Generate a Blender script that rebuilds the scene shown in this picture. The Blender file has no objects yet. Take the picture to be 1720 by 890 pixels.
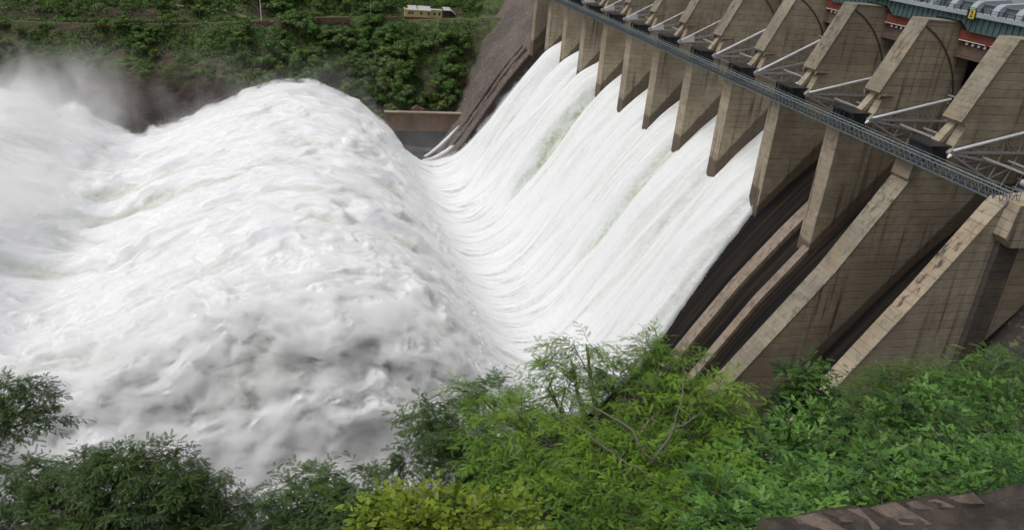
import bpy, bmesh, math, random
import numpy as np
from mathutils import Vector, Matrix
rng = np.random.default_rng(7)
random.seed(7)
R = math.radians
scene = bpy.context.scene
C = scene.collection

# ------------------------------------------------------------------ camera
YAW, PITCH, ROLL = R(16.461), R(24.223), R(5.415)
fw = Vector((math.sin(YAW)*math.cos(PITCH), math.cos(YAW)*math.cos(PITCH), -math.sin(PITCH)))
rt = Vector((math.cos(YAW), -math.sin(YAW), 0)); up = rt.cross(fw)
r2 = rt*math.cos(ROLL) + up*math.sin(ROLL); u2 = -rt*math.sin(ROLL) + up*math.cos(ROLL)
cam = bpy.data.cameras.new('camera'); co = bpy.data.objects.new('camera', cam); C.objects.link(co)
co.matrix_world = Matrix(((r2.x, u2.x, -fw.x, 0), (r2.y, u2.y, -fw.y, 0), (r2.z, u2.z, -fw.z, 0), (0, 0, 0, 1)))
cam.sensor_width = 36; cam.lens = 1348.54/1720*36; cam.clip_start = .1; cam.clip_end = 6000
scene.camera = co

# ------------------------------------------------------------------ light
SUN_EL, SUN_AZ = R(64), R(-98)         # azimuth from +Y towards +X: light comes from downstream, a little behind the jet
w = bpy.data.worlds.new('World'); scene.world = w; w.use_nodes = True
nt = w.node_tree; bg = nt.nodes['Background']
sky = nt.nodes.new('ShaderNodeTexSky'); sky.sky_type = 'NISHITA'; sky.sun_disc = False
sky.sun_elevation = SUN_EL; sky.sun_rotation = SUN_AZ; sky.air_density = 1.0; sky.dust_density = 6.0; sky.ozone_density = 1.0
hs = nt.nodes.new('ShaderNodeHueSaturation'); hs.inputs['Saturation'].default_value = .28
nt.links.new(sky.outputs[0], hs.inputs['Color']); nt.links.new(hs.outputs[0], bg.inputs[0]); bg.inputs[1].default_value = .125
sl = bpy.data.lights.new('sun', 'SUN'); sl.energy = 1.0; sl.angle = R(25); sl.color = (1, .975, .94)
so = bpy.data.objects.new('sun', sl); C.objects.link(so)
sd = Vector((math.sin(SUN_AZ)*math.cos(SUN_EL), math.cos(SUN_AZ)*math.cos(SUN_EL), math.sin(SUN_EL)))
so.rotation_euler = sd.to_track_quat('Z', 'Y').to_euler()
scene.view_settings.view_transform = 'Standard'; scene.view_settings.look = 'None'
scene.view_settings.gamma = 1; scene.view_settings.exposure = -0.1
scene.cycles.use_denoising = True; scene.cycles.max_bounces = 14; scene.cycles.diffuse_bounces = 3
scene.cycles.transparent_max_bounces = 12; scene.cycles.volume_bounces = 10
scene.cycles.volume_step_rate = 1.0; scene.cycles.volume_max_steps = 256
scene.cycles.use_adaptive_sampling = True; scene.cycles.adaptive_threshold = .02

# ------------------------------------------------------------------ helpers
class MB:
    """collects quads / polygons, builds one mesh object"""
    def __init__(s): s.v = []; s.f = []; s.n = 0
    def add(s, vs, fs):
        s.v.append(np.asarray(vs, float)); s.f += [tuple(i + s.n for i in f) for f in fs]; s.n += len(vs)
    def box(s, x0, x1, y0, y1, z0, z1):
        s.add([(x, y, z) for x in (x0, x1) for y in (y0, y1) for z in (z0, z1)],
              [(0, 1, 3, 2), (4, 6, 7, 5), (0, 4, 5, 1), (2, 3, 7, 6), (0, 2, 6, 4), (1, 5, 7, 3)])
    def prism(s, poly, y0, y1):
        n = len(poly)
        s.add([(x, y0, z) for x, z in poly] + [(x, y1, z) for x, z in poly],
              [tuple(range(n)), tuple(range(2*n - 1, n - 1, -1))] + [(i, i + n, (i+1) % n + n, (i+1) % n) for i in range(n)])
    def bar(s, a, b, r, r1=None, n=4):
        a = np.array(a, float); b = np.array(b, float); d = b - a; L = np.linalg.norm(d)
        if L < 1e-6: return
        d /= L; h = np.array([0, 0, 1.]) if abs(d[2]) < .9 else np.array([0, 1., 0])
        p = np.cross(d, h); p /= np.linalg.norm(p); q = np.cross(d, p)
        r1 = r if r1 is None else r1; ph = math.pi/4 if n == 4 else 0
        k = 1.414 if n == 4 else 1
        ring = [(math.cos(2*math.pi*i/n + ph), math.sin(2*math.pi*i/n + ph)) for i in range(n)]
        vs = [a + (p*c + q*e)*r*k for c, e in ring] + [b + (p*c + q*e)*r1*k for c, e in ring]
        s.add(vs, [(i, (i+1) % n, (i+1) % n + n, i + n) for i in range(n)] + [tuple(range(n-1, -1, -1)), tuple(range(n, 2*n))])
    def tube(s, pts, rad, n=6):
        pts = np.array(pts, float); m = len(pts); vs = []
        for i in range(m):
            d = pts[min(i+1, m-1)] - pts[max(i-1, 0)]; d /= (np.linalg.norm(d) + 1e-9)
            h = np.array([.3, .2, 1.]) if abs(d[2]) < .9 else np.array([1., .2, 0])
            p = np.cross(d, h); p /= np.linalg.norm(p); q = np.cross(d, p)
            for k in range(n):
                a = 2*math.pi*k/n; vs.append(pts[i] + (p*math.cos(a) + q*math.sin(a))*rad[i])
        fs = [(i*n + k, i*n + (k+1) % n, (i+1)*n + (k+1) % n, (i+1)*n + k) for i in range(m-1) for k in range(n)]
        fs += [tuple(range(n-1, -1, -1)), tuple(range((m-1)*n, m*n))]
        s.add(vs, fs)
    def build(s, name, mat, parent=None, smooth=False):
        me = bpy.data.meshes.new(name); me.from_pydata([tuple(p) for p in np.concatenate(s.v)], [], s.f)
        bm = bmesh.new(); bm.from_mesh(me); bmesh.ops.recalc_face_normals(bm, faces=bm.faces); bm.to_mesh(me); bm.free()
        if smooth: me.polygons.foreach_set('use_smooth', [True]*len(me.polygons))
        return link(name, me, mat, parent)
def link(name, me, mat, parent=None):
    if mat: me.materials.append(mat)
    o = bpy.data.objects.new(name, me); C.objects.link(o)
    if parent: o.parent = parent; o.matrix_parent_inverse = Matrix.Translation(-parent.location)
    return o
def mesh_np(name, V, F, mat, parent=None, smooth=False, attrs=None):
    """V (n,3), F (m,3|4) numpy -> object, fast"""
    me = bpy.data.meshes.new(name); n, m, k = len(V), len(F), F.shape[1]
    me.vertices.add(n); me.vertices.foreach_set('co', V.astype(np.float32).ravel())
    me.loops.add(m*k); me.loops.foreach_set('vertex_index', F.astype(np.int32).ravel())
    me.polygons.add(m); me.polygons.foreach_set('loop_start', np.arange(0, m*k, k, dtype=np.int32))
    me.update(calc_edges=True)
    if smooth: me.polygons.foreach_set('use_smooth', np.ones(m, bool))
    for an, (dom, arr) in (attrs or {}).items():
        a = me.attributes.new(an, 'FLOAT', dom); a.data.foreach_set('value', arr.astype(np.float32).ravel())
    me.update()
    return link(name, me, mat, parent)
def grid_faces(a, b):
    i = np.arange(a*b).reshape(a, b)
    return np.stack([i[:-1, :-1], i[1:, :-1], i[1:, 1:], i[:-1, 1:]], -1).reshape(-1, 4)
def tag(o, label=None, cat=None, group=None, kind=None):
    if label: o['label'] = label
    if cat: o['category'] = cat
    if group: o['group'] = group
    if kind: o['kind'] = kind
    return o
def empty(name, loc, label, cat, group=None):
    o = bpy.data.objects.new(name, None); C.objects.link(o); o.location = loc; o.empty_display_size = .3
    return tag(o, label, cat, group)
# gradient noise
_perm = np.random.default_rng(3).permutation(4096); _ang = np.random.default_rng(4).random(4096)*2*np.pi
_gx, _gy = np.cos(_ang), np.sin(_ang)
def noise2(x, y, seed=0):
    x = np.asarray(x, float) + seed*17.31; y = np.asarray(y, float) + seed*9.77
    xi = np.floor(x).astype(int); yi = np.floor(y).astype(int); fx = x - xi; fy = y - yi
    def g(a, b):
        h = _perm[(_perm[(xi + a) & 4095] + yi + b) & 4095]; return _gx[h]*(fx - a) + _gy[h]*(fy - b)
    ux = fx*fx*fx*(fx*(fx*6 - 15) + 10); uy = fy*fy*fy*(fy*(fy*6 - 15) + 10)
    a = g(0, 0)*(1 - ux) + g(1, 0)*ux; b = g(0, 1)*(1 - ux) + g(1, 1)*ux
    return (a*(1 - uy) + b*uy)*1.5
def fbm(x, y, o=4, seed=0, gain=.5):
    t = 0; a = 1
    for i in range(o):
        t = t + a*noise2(x*2**i, y*2**i, seed + i*3); a *= gain; x, y = .8*x - .6*y, .6*x + .8*y
    return t
def sstep(a, b, x):
    t = np.clip((x - a)/(b - a), 0, 1); return t*t*(3 - 2*t)

def rand_dirs(n):
    v = rng.normal(size=(n, 3)); return v/np.linalg.norm(v, axis=1)[:, None]
def frames(d, upv):
    """rotation matrices with x axis = d, z close to upv"""
    x = d/np.linalg.norm(d, axis=1)[:, None]; yv = np.cross(upv, x); yv /= (np.linalg.norm(yv, axis=1)[:, None] + 1e-9); zv = np.cross(x, yv)
    return np.stack([x, yv, zv], -1)
def scatter(tmplV, tmplF, pos, d, upv, size):
    Rm = frames(d, upv); n = len(pos); k = len(tmplV)
    V = np.einsum('nij,kj->nki', Rm, tmplV)*size[:, None, None] + pos[:, None, :]
    F = tmplF[None] + (np.arange(n)*k)[:, None, None]
    return V.reshape(-1, 3), F.reshape(-1, tmplF.shape[1])
quadV = np.array([(-.5, 0, 0), (0, -.42, .06), (.55, 0, -.05), (0, .42, .06)]); quadF = np.array([[0, 1, 2, 3]])

# ------------------------------------------------------------------ materials
def mat(name):
    m = bpy.data.materials.new(name); m.use_nodes = True; n = m.node_tree
    return m, n, n.nodes['Principled BSDF']
class G:
    def __init__(s, nt): s.nt = nt
    def nd(s, t, **kw):
        n = s.nt.nodes.new(t)
        for k, v in kw.items(): setattr(n, k, v)
        return n
    def setin(s, sock, v):
        if v is None: return
        if hasattr(v, 'is_output') or hasattr(v, 'links'): s.nt.links.new(v, sock)
        else: sock.default_value = v
    def math(s, op, a, b=None, c=None, clamp=False):
        n = s.nd('ShaderNodeMath', operation=op, use_clamp=clamp)
        s.setin(n.inputs[0], a); s.setin(n.inputs[1], b)
        if c is not None: s.setin(n.inputs[2], c)
        return n.outputs[0]
    def mix(s, f, a, b, mode='MIX'):
        n = s.nd('ShaderNodeMix', data_type='RGBA', blend_type=mode)
        s.setin(n.inputs[0], f)
        for i, v in ((6, a), (7, b)):
            s.setin(n.inputs[i], (*v, 1) if isinstance(v, tuple) and len(v) == 3 else v)
        return n.outputs[2]
    def pos(s): return s.nd('ShaderNodeNewGeometry').outputs['Position']
    def objc(s): return s.nd('ShaderNodeTexCoord').outputs['Object']
    def vmul(s, v, k):
        n = s.nd('ShaderNodeVectorMath', operation='MULTIPLY'); s.setin(n.inputs[0], v); n.inputs[1].default_value = k; return n.outputs[0]
    def noise(s, v, scale, detail=4, rough=.55, dist=0):
        n = s.nd('ShaderNodeTexNoise'); s.setin(n.inputs['Vector'], v); n.inputs['Scale'].default_value = scale
        n.inputs['Detail'].default_value = detail; n.inputs['Roughness'].default_value = rough; n.inputs['Distortion'].default_value = dist
        return n.outputs[0]
    def ramp(s, f, lo, hi):
        n = s.nd('ShaderNodeMapRange', interpolation_type='SMOOTHSTEP'); s.setin(n.inputs[0], f)
        n.inputs[1].default_value = lo; n.inputs[2].default_value = hi; return n.outputs[0]
    def sep(s, v):
        n = s.nd('ShaderNodeSeparateXYZ'); s.setin(n.inputs[0], v); return n.outputs
    def bump(s, h, strength, dist):
        n = s.nd('ShaderNodeBump'); s.setin(n.inputs['Height'], h); n.inputs['Strength'].default_value = strength; n.inputs['Distance'].default_value = dist; return n.outputs[0]

def concrete(name, base, dark=(.045, .036, .03), streak=.85, lines=True, stain=True, warm=(.30, .20, .11), lift=1.5, blot=.5, ls=1.0):
    m, n, b = mat(name); g = G(n); P = g.pos(); x, y, z = g.sep(P)
    big = g.noise(P, .09, 4); med = g.noise(P, .7, 5); fine = g.noise(P, 5, 3)
    col = g.mix(g.ramp(big, .38, .68), base, tuple(c*.68 for c in base))
    col = g.mix(g.math('MULTIPLY', g.ramp(g.noise(P, .13, 3), .52, .72), .55), col, warm)
    col = g.mix(g.math('MULTIPLY', g.ramp(med, .45, .75), blot), col, tuple(c*.5 for c in base))
    st = g.noise(g.vmul(P, (.9, .9, .035)), 1.0, 4, .6)
    mask = g.ramp(g.noise(g.vmul(P, (.12, .12, .05)), 1.0, 2), .40, .62)
    col = g.mix(g.math('MULTIPLY', g.math('MULTIPLY', g.ramp(st, .50, .70), mask), streak), col, dark)
    h = fine
    if lines:
        wob = g.math('MULTIPLY_ADD', g.noise(P, .25, 2), .25, z)
        fr = g.math('FRACT', g.math('DIVIDE', wob, lift))
        d = g.math('ABSOLUTE', g.math('SUBTRACT', fr, .5))
        ln = g.ramp(d, .437, .482)
        lm = g.ramp(g.noise(g.vmul(P, (.35, .35, .9)), 1.0, 4), .38, .64)
        lnm = g.math('MULTIPLY', ln, g.math('MULTIPLY_ADD', lm, .85, .12))
        col = g.mix(g.math('MULTIPLY', lnm, .85*ls), col, tuple(c*.6 for c in dark))
        # shade of each lift
        cell = g.nd('ShaderNodeTexWhiteNoise', noise_dimensions='1D'); g.setin(cell.inputs['W'], g.math('FLOOR', g.math('DIVIDE', wob, lift)))
        col = g.mix(g.math('MULTIPLY', cell.outputs[0], .22), col, tuple(c*.45 for c in base))
        fx = g.math('FRACT', g.math('DIVIDE', g.math('ADD', x, g.math('MULTIPLY', y, .7)), 1.3))
        lx = g.ramp(g.math('ABSOLUTE', g.math('SUBTRACT', fx, .5)), .46, .495)
        col = g.mix(g.math('MULTIPLY', g.math('MULTIPLY', lx, lm), .3), col, dark)
        h = g.math('SUBTRACT', fine, g.math('MULTIPLY', ln, 1.6))
    if stain:   # water mark just above the chute line
        line = g.math('SUBTRACT', g.math('SUBTRACT', z, g.math('MULTIPLY_ADD', x, 1.25, -196.2)), g.math('MULTIPLY', g.math('GREATER_THAN', y, 161.0), 4.2))
        line = g.math('ADD', line, g.math('MULTIPLY', g.noise(P, .35, 4), -1.2))
        s = g.math('SUBTRACT', 1.0, g.ramp(line, -.6, .5))
        s2 = g.math('LESS_THAN', z, -40.0)
        col = g.mix(g.math('MULTIPLY', g.math('MULTIPLY', s, s2), .74), col, (.06, .038, .028))
    g.setin(b.inputs['Base Color'], col); b.inputs['Roughness'].default_value = .85
    g.setin(b.inputs['Normal'], g.bump(h, .5, .12))
    return m
M = {}
M['concrete'] = concrete('pier_concrete', (.43, .365, .26), ls=.8)
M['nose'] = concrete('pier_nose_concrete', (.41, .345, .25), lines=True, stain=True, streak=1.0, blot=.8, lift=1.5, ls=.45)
M['crown'] = concrete('weathered_pier_crown', (.30, .265, .20), stain=False, streak=.9, blot=1.0, lift=.9, ls=.4)
M['wall'] = concrete('abutment_concrete', (.43, .37, .28), stain=False, streak=.8, ls=.7)
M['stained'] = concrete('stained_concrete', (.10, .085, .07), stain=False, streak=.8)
M['ridge'] = concrete('ridge_concrete', (.30, .24, .185), stain=False, streak=.6, blot=1, lift=.5)
M['beam'] = concrete('beam_concrete', (.17, .12, .09), stain=False, lift=1)

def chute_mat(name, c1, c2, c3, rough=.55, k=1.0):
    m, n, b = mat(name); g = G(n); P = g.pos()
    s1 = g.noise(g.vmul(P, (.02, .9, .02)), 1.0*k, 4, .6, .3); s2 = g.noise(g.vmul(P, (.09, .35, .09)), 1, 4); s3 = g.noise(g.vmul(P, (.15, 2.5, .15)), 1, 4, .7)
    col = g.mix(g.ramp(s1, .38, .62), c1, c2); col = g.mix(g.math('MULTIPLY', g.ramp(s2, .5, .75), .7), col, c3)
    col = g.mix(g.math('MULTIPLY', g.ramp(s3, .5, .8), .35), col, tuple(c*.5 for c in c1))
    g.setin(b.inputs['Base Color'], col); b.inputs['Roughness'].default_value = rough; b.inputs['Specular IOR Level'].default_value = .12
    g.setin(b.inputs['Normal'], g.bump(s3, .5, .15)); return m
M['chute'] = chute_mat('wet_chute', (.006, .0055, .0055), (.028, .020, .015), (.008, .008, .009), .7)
def masonry_mat(name, c1, c2, c3):
    m, n, b = mat(name); g = G(n); P = g.pos()
    a = g.noise(P, .05, 5, .6); s = g.noise(g.vmul(P, (.06, .6, .06)), 1, 5, .65); f = g.noise(P, .9, 6, .7)
    v = g.nd('ShaderNodeTexVoronoi'); g.setin(v.inputs['Vector'], g.vmul(P, (.5, .5, .9))); v.inputs['Scale'].default_value = 1
    col = g.mix(g.ramp(a, .4, .62), c1, c2); col = g.mix(g.math('MULTIPLY', g.ramp(s, .45, .7), .75), col, c3)
    col = g.mix(g.math('MULTIPLY', g.ramp(f, .54, .66), .7), col, (.30, .25, .21))
    col = g.mix(g.math('MULTIPLY', g.ramp(f, .52, .3), .5), col, (.03, .026, .024))
    g.setin(b.inputs['Base Color'], col); b.inputs['Roughness'].default_value = .9
    g.setin(b.inputs['Normal'], g.bump(g.math('ADD', f, v.outputs[0]), .7, .4)); return m
M['masonry'] = masonry_mat('dam_masonry', (.15, .12, .10), (.10, .083, .075), (.062, .052, .05))
M['apron'] = masonry_mat('dark_abutment_rock', (.06, .05, .045), (.04, .034, .03), (.022, .02, .019))
def metal(name, c, rough=.5, met=.0, wear=.3):
    m, n, b = mat(name); g = G(n); P = g.pos(); f = g.noise(P, 1.6, 5, .65)
    g.setin(b.inputs['Base Color'], g.mix(g.math('MULTIPLY', g.ramp(f, .45, .7), wear), c, tuple(v*.4 for v in c)))
    b.inputs['Roughness'].default_value = rough; b.inputs['Metallic'].default_value = met; return m
M['steel'] = metal('grey_gate_steel', (.38, .37, .38), .45, 0)
M['seal'] = metal('dark_seal_stain', (.08, .065, .045), .8)
M['steel_pale'] = metal('pale_gate_steel', (.62, .63, .67), .4, 0, .15)
M['steel_dark'] = metal('dark_steel', (.022, .023, .026), .5)
M['skin'] = metal('gate_skin_steel', (.05, .055, .058), .5, 0, .5)
M['bridge_green'] = metal('green_girder_paint', (.075, .13, .13), .5, 0, .45)
M['bridge_grey'] = metal('grey_deck_edge', (.34, .38, .41), .5, 0, .4)
M['hood'] = metal('grey_hood_sheet', (.33, .37, .40), .45, 0, .25)
M['hood_dark'] = metal('housing_sheet', (.14, .17, .185), .5, 0, .3)
M['walk'] = metal('blue_grey_walkway_steel', (.115, .135, .14), .45, 0, .3)
M['rail'] = metal('pale_walkway_rail', (.27, .315, .33), .4, 0, .2)
M['walk_deck'] = metal('walkway_deck_plate', (.022, .03, .037), .5, 0, .4)
M['red'] = metal('red_beam_paint', (.24, .065, .04), .6, 0, .5)
M['white'] = metal('white_paint', (.75, .74, .70), .5, 0, .1)
M['yellow'] = metal('yellow_sign_paint', (.55, .42, .07), .5, 0, .15)
M['black'] = metal('black_paint', (.012, .012, .012), .5, 0, 0)
M['rust'] = concrete('rusty_training_wall', (.20, .115, .07), stain=False, streak=.9, lift=2, lines=False)
M['cap'] = concrete('wall_cap', (.36, .31, .25), stain=False, lines=False, streak=.2)
M['redstone'] = concrete('red_stone_retaining', (.17, .095, .065), stain=False, streak=.3, lift=.6, blot=.8, warm=(.2, .1, .06))
M['house'] = metal('cream_yellow_wall', (.52, .43, .19), .8, 0, .12)
M['roofs'] = metal('pale_sheet_roof', (.45, .46, .45), .5, 0, .3)
M['window'] = metal('dark_window', (.03, .025, .02), .3, 0, 0)
M['path'] = metal('dusty_path', (.16, .16, .085), .95, 0, .3)

# ------------------------------------------------------------------ levels and profiles
S = 22.5; Y0 = 97.46; T = 4.5; WATER = -118.0; RES = -25.5
far_ = lambda k: Y0 + S*k            # far face of pier k
near_ = lambda k: Y0 + S*k - T       # near face of pier k
CX = [133, 131, 127, 122.6, 114.6, 107.5, 98, 90, 80, 74, 68, 62, 56, 50]
CZ = [-42.6, -42.3, -43.5, -47.5, -55.5, -64, -76.5, -89, -105, -113, -118.5, -120.5, -119.5, -116]
chz = lambda x: np.interp(x, CX[::-1], CZ[::-1])

# ------------------------------------------------------------------ the dam
dam = empty('dam', (120, 230, -64), 'huge concrete spillway dam with a row of tall tan piers', 'dam')
def strip_mesh(name, prof, y0, y1, m, bottom=-140, dy=3.0, bumpy=0, seed=0, smooth=True):
    prof = np.array(prof, float); seg = np.r_[0, np.cumsum(np.hypot(*np.diff(prof, axis=0).T))]
    t = np.linspace(0, seg[-1], int(seg[-1]/2) + 2); X = np.interp(t, seg, prof[:, 0]); Z = np.interp(t, seg, prof[:, 1])
    Y = np.linspace(y0, y1, max(2, int((y1 - y0)/dy)))
    XX, YY = np.meshgrid(X, Y, indexing='ij'); ZZ = np.repeat(Z[:, None], len(Y), 1)
    if bumpy: 
        d = fbm(t[:, None]*.12 + 0*YY, YY*.12, 4, seed)*bumpy; XX = XX - d*.7; ZZ = ZZ + d*.7
    a, b = XX.shape; V = np.stack([XX, YY, ZZ], -1).reshape(-1, 3); F = grid_faces(a, b)
    V2 = V.copy(); V2[:, 2] = bottom; n = len(V)          # skirt: closed body
    idx = np.arange(n).reshape(a, b); ring = np.concatenate([idx[:, 0], idx[-1, 1:], idx[-2::-1, -1], idx[0, -2::-1]])
    sk = np.stack([ring[:-1], ring[:-1] + n, ring[1:] + n, ring[1:]], -1)
    return mesh_np(name, np.concatenate([V, V2]), np.concatenate([F, sk]), m, dam, smooth)
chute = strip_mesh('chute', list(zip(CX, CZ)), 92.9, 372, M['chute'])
strip_mesh('masonry_face', [(140, -12), (133, -12.5), (128, -34)] + [(x, z + .6) for x, z in zip(CX[3:10], CZ[3:10])] + [(62, -128)], 372, 520, M['masonry'], dy=1.5, bumpy=.9, seed=5)
strip_mesh('masonry_face', [(x, z + 1.1) for x, z in zip(CX[3:10], CZ[3:10])] + [(64, -126)], 367.5, 371.5, M['masonry'], dy=1)
mb = MB(); # low ledges running down the far masonry face
for yy in (374.5, 381):
    mb.prism([(x, z + 2.1) for x, z in zip(CX[5:10], CZ[5:10])] + [(x, z - 1) for x, z in list(zip(CX[5:10], CZ[5:10]))[::-1]], yy, yy + 2.2)
mb.build('face_rib', M['masonry'], dam)

def pier(k):
    yn, yf = near_(k), far_(k)
    mb = MB()
    low = [(107.5, -37.0), (107.5, -67.5), (112, -63), (122, -51), (131, -45), (133.5, -45), (133.5, -14.2), (121.2, -14.2), (114.6, -28.6), (115.6, -29.6), (113.2, -36.3), (108.2, -36.3)]
    mb.prism(low, yn, yf)
    p = mb.build('pier', M['concrete'], dam)
    # facing of the nose, the sloping crown and the little ramp: own look, proud of the body
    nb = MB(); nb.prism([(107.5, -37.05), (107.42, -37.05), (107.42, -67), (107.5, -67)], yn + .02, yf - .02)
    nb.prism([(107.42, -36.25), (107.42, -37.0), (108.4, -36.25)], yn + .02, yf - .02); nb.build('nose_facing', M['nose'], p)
    cb = MB(); cb.prism([(121.35, -14.05), (114.45, -28.75), (114.15, -28.55), (120.95, -13.95)], yn - .12, yf + .12)
    cb.prism([(121.0, -13.95), (133.2, -14.02), (133.2, -14.3), (121.1, -14.3)], yn - .1, yf + .1)
    c = cb.build('crown', M['crown'], p)
    rb = MB(); ym = (yn + yf)/2 + .6
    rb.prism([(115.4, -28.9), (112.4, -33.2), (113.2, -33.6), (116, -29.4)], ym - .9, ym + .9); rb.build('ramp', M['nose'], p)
    for y, s in ((yn, -1), (yf, 1)):      # wedge corbel on both faces
        lb = MB()
        lb.add([(114.4, y, -29.0), (118.4, y, -29.3), (114.4, y + s*.7, -29.0), (114.4, y, -30.0)], [(0, 1, 2), (0, 2, 3), (0, 3, 1), (1, 3, 2)])
        lb.build('corbel', M['crown'], p)
    for y, s in ((yn, -1), (yf, 1)):      # arc of the gate seal on both faces
        sb = MB()
        A = [R(a) for a in range(-26, 70, 4)]
        for a0, a1 in zip(A[:-1], A[1:]):
            q = [(112.5 + r*math.cos(a), y, -33.8 + r*math.sin(a)) for r in (20.1, 20.5) for a in (a0, a1)]
            q = [v for v in q]
            if max(v[2] for v in q) > -14.4 or max(v[0] for v in q) > 133.3: continue
            o = [(a_, b_ + s*.06, c_) for a_, b_, c_ in q]
            sb.add(o, [(0, 1, 3, 2)])
        sb.build('seal_track', M['seal'], p)
    tb = MB()      # trunnion housing standing on the ledge
    tb.box(108.6, 112.9, yn - 1.1, yf + 1.1, -35.9, -35.3); tb.box(108.6, 112.9, yn - 1.1, yf + 1.1, -32.9, -32.6)
    tb.box(109.4, 112.6, yn - .9, yf + .9, -35.3, -32.9)
    for yy in (yn - 1.0, yn + 1.5, yf - 1.5, yf + .8): tb.box(108.7, 109.1, yy, yy + .25, -35.3, -32.9)
    tb.build('trunnion_housing', M['steel_dark'], p)
    return p
for k in range(2, 13): pier(k)

# pier 1 = dividing wall whose sloping top runs all the way down
def divider(yn, yf, top, name, matb, ledge=None):
    mb = MB(); prof = list(top)
    low = [(x, float(chz(x)) - 3) for x in (78, 90, 100, 110, 120, 131)]
    mb.prism(prof + low[::-1] if False else prof + low, yn, yf)
    return mb.build(name, matb, dam)
top1 = [(133.5, -45), (133.5, -14.2), (121.2, -14.2), (114.6, -28.6), (115.6, -29.6), (113.2, -36.3), (108.2, -36.3), (107.6, -38.6), (96.5, -57.7), (79.8, -81.2), (64, -104), (64, -125)]
mb = MB(); mb.prism(top1 + [(80, -125), (100, -100), (120, -70)], near_(1), far_(1)); p1 = mb.build('pier', M['concrete'], dam)
nb = MB(); tp = [(108.25, -36.2), (107.5, -38.7), (96.4, -57.8), (79.7, -81.3), (63.9, -104)]
nb.prism(tp + [(x + .25, z - .1) for x, z in tp[::-1]], near_(1) - .08, far_(1) + .08)
nb.build('sloping_coping', M['crown'], p1)
yn, yf = near_(1), far_(1)
cb = MB(); cb.prism([(121.35, -14.05), (114.45, -28.75), (114.15, -28.55), (120.95, -13.95)], yn - .12, yf + .12)
cb.prism([(121.0, -13.95), (133.2, -14.02), (133.2, -14.3), (121.1, -14.3)], yn - .1, yf + .1); cb.build('crown', M['crown'], p1)
rb = MB(); rb.prism([(115.4, -28.9), (112.4, -33.2), (113.2, -33.6), (116, -29.4)], yn + 2, yn + 3.8); rb.build('ramp', M['nose'], p1)
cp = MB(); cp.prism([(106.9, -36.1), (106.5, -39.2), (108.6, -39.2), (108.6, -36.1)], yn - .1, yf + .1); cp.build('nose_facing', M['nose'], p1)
tb = MB(); tb.box(109.4, 112.6, yn - .9, yf + .9, -36, -33.0); tb.box(108.6, 112.9, yn - 1.1, yf + 1.1, -33.0, -32.7); tb.build('trunnion_housing', M['steel_dark'], p1)

# wall 0 and the abutment block
mb = MB(); w0 = [(140, -14), (125, -14), (118, -34), (105, -35.4), (104.4, -36.5), (95.8, -50), (83.6, -67.8), (66, -93), (66, -125), (140, -125)]
mb.prism(w0, 93, 96.2); w0o = mb.build('abutment_wall', M['wall'], dam)
nb = MB(); tp = [(105.3, -35.2), (104.2, -36.5), (95.6, -50.1), (83.4, -68), (65.8, -93.2)]
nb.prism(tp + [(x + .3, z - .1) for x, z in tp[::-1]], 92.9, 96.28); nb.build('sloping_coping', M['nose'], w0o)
nb = MB(); tp = [(107, -38.2), (97.2, -52.4), (85, -70.4), (67, -96)]
nb.prism(tp + [(x + 6, z - 3) for x, z in tp[::-1]], 96.28, 98.6); nb.build('inner_step', M['ridge'], w0o)
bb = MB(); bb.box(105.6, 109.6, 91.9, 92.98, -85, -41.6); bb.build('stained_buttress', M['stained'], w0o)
kb = MB(); kb.prism([(104.6, -40.2), (106, -41.8), (125, -41.8), (125, -34.9), (105.2, -34.9)], 90.4, 92.97); kb.build('cap_block', M['wall'], w0o)
strip_mesh('abutment_apron', [(140, -22), (124, -45), (116, -53.5), (109.5, -64), (100.7, -70), (92, -80), (80, -96)], 40, 92.8, M['apron'], dy=1, bumpy=1.0, seed=9, smooth=False)

# low ridges in the dry bays
def ridge(y0, y1, x0, x1, h, m):
    mb = MB(); xs = np.linspace(x0, x1, 30); up_ = [(x, float(chz(x)) + h*1.1) for x in xs]; dn = [(x, float(chz(x)) - 1) for x in xs]
    mb.prism(up_ + dn[::-1], y0, y1); return mb.build('dividing_ridge', m, dam)
ridge(146.2, 148.4, 119, 72, 1.5, M['ridge']); ridge(148.9, 150.2, 119, 76, .9, M['ridge'])
ridge(137.9, 140.2, 107.3, 70, 1.5, M['ridge'])
# cross beams between the piers under the bridge
for k in range(0, 8):
    y0, y1 = (far_(k) if k else 96.2), near_(k + 1)
    mb = MB(); mb.box(129.2, 131.4, y0 + .01, y1 - .01, -20.6, -17.7); mb.box(129.6, 131.0, y0 + .01, y1 - .01, -23, -20.6) if False else None
    mb.build('cross_beam', M['beam'], dam)
mb = MB(); mb.box(136, 137, 93, 372, -60, -15.2); mb.build('added_dark_panel', M['steel_dark'], dam)  # added panel: blacks out the bright reservoir, stands in for under-bridge shade

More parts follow.
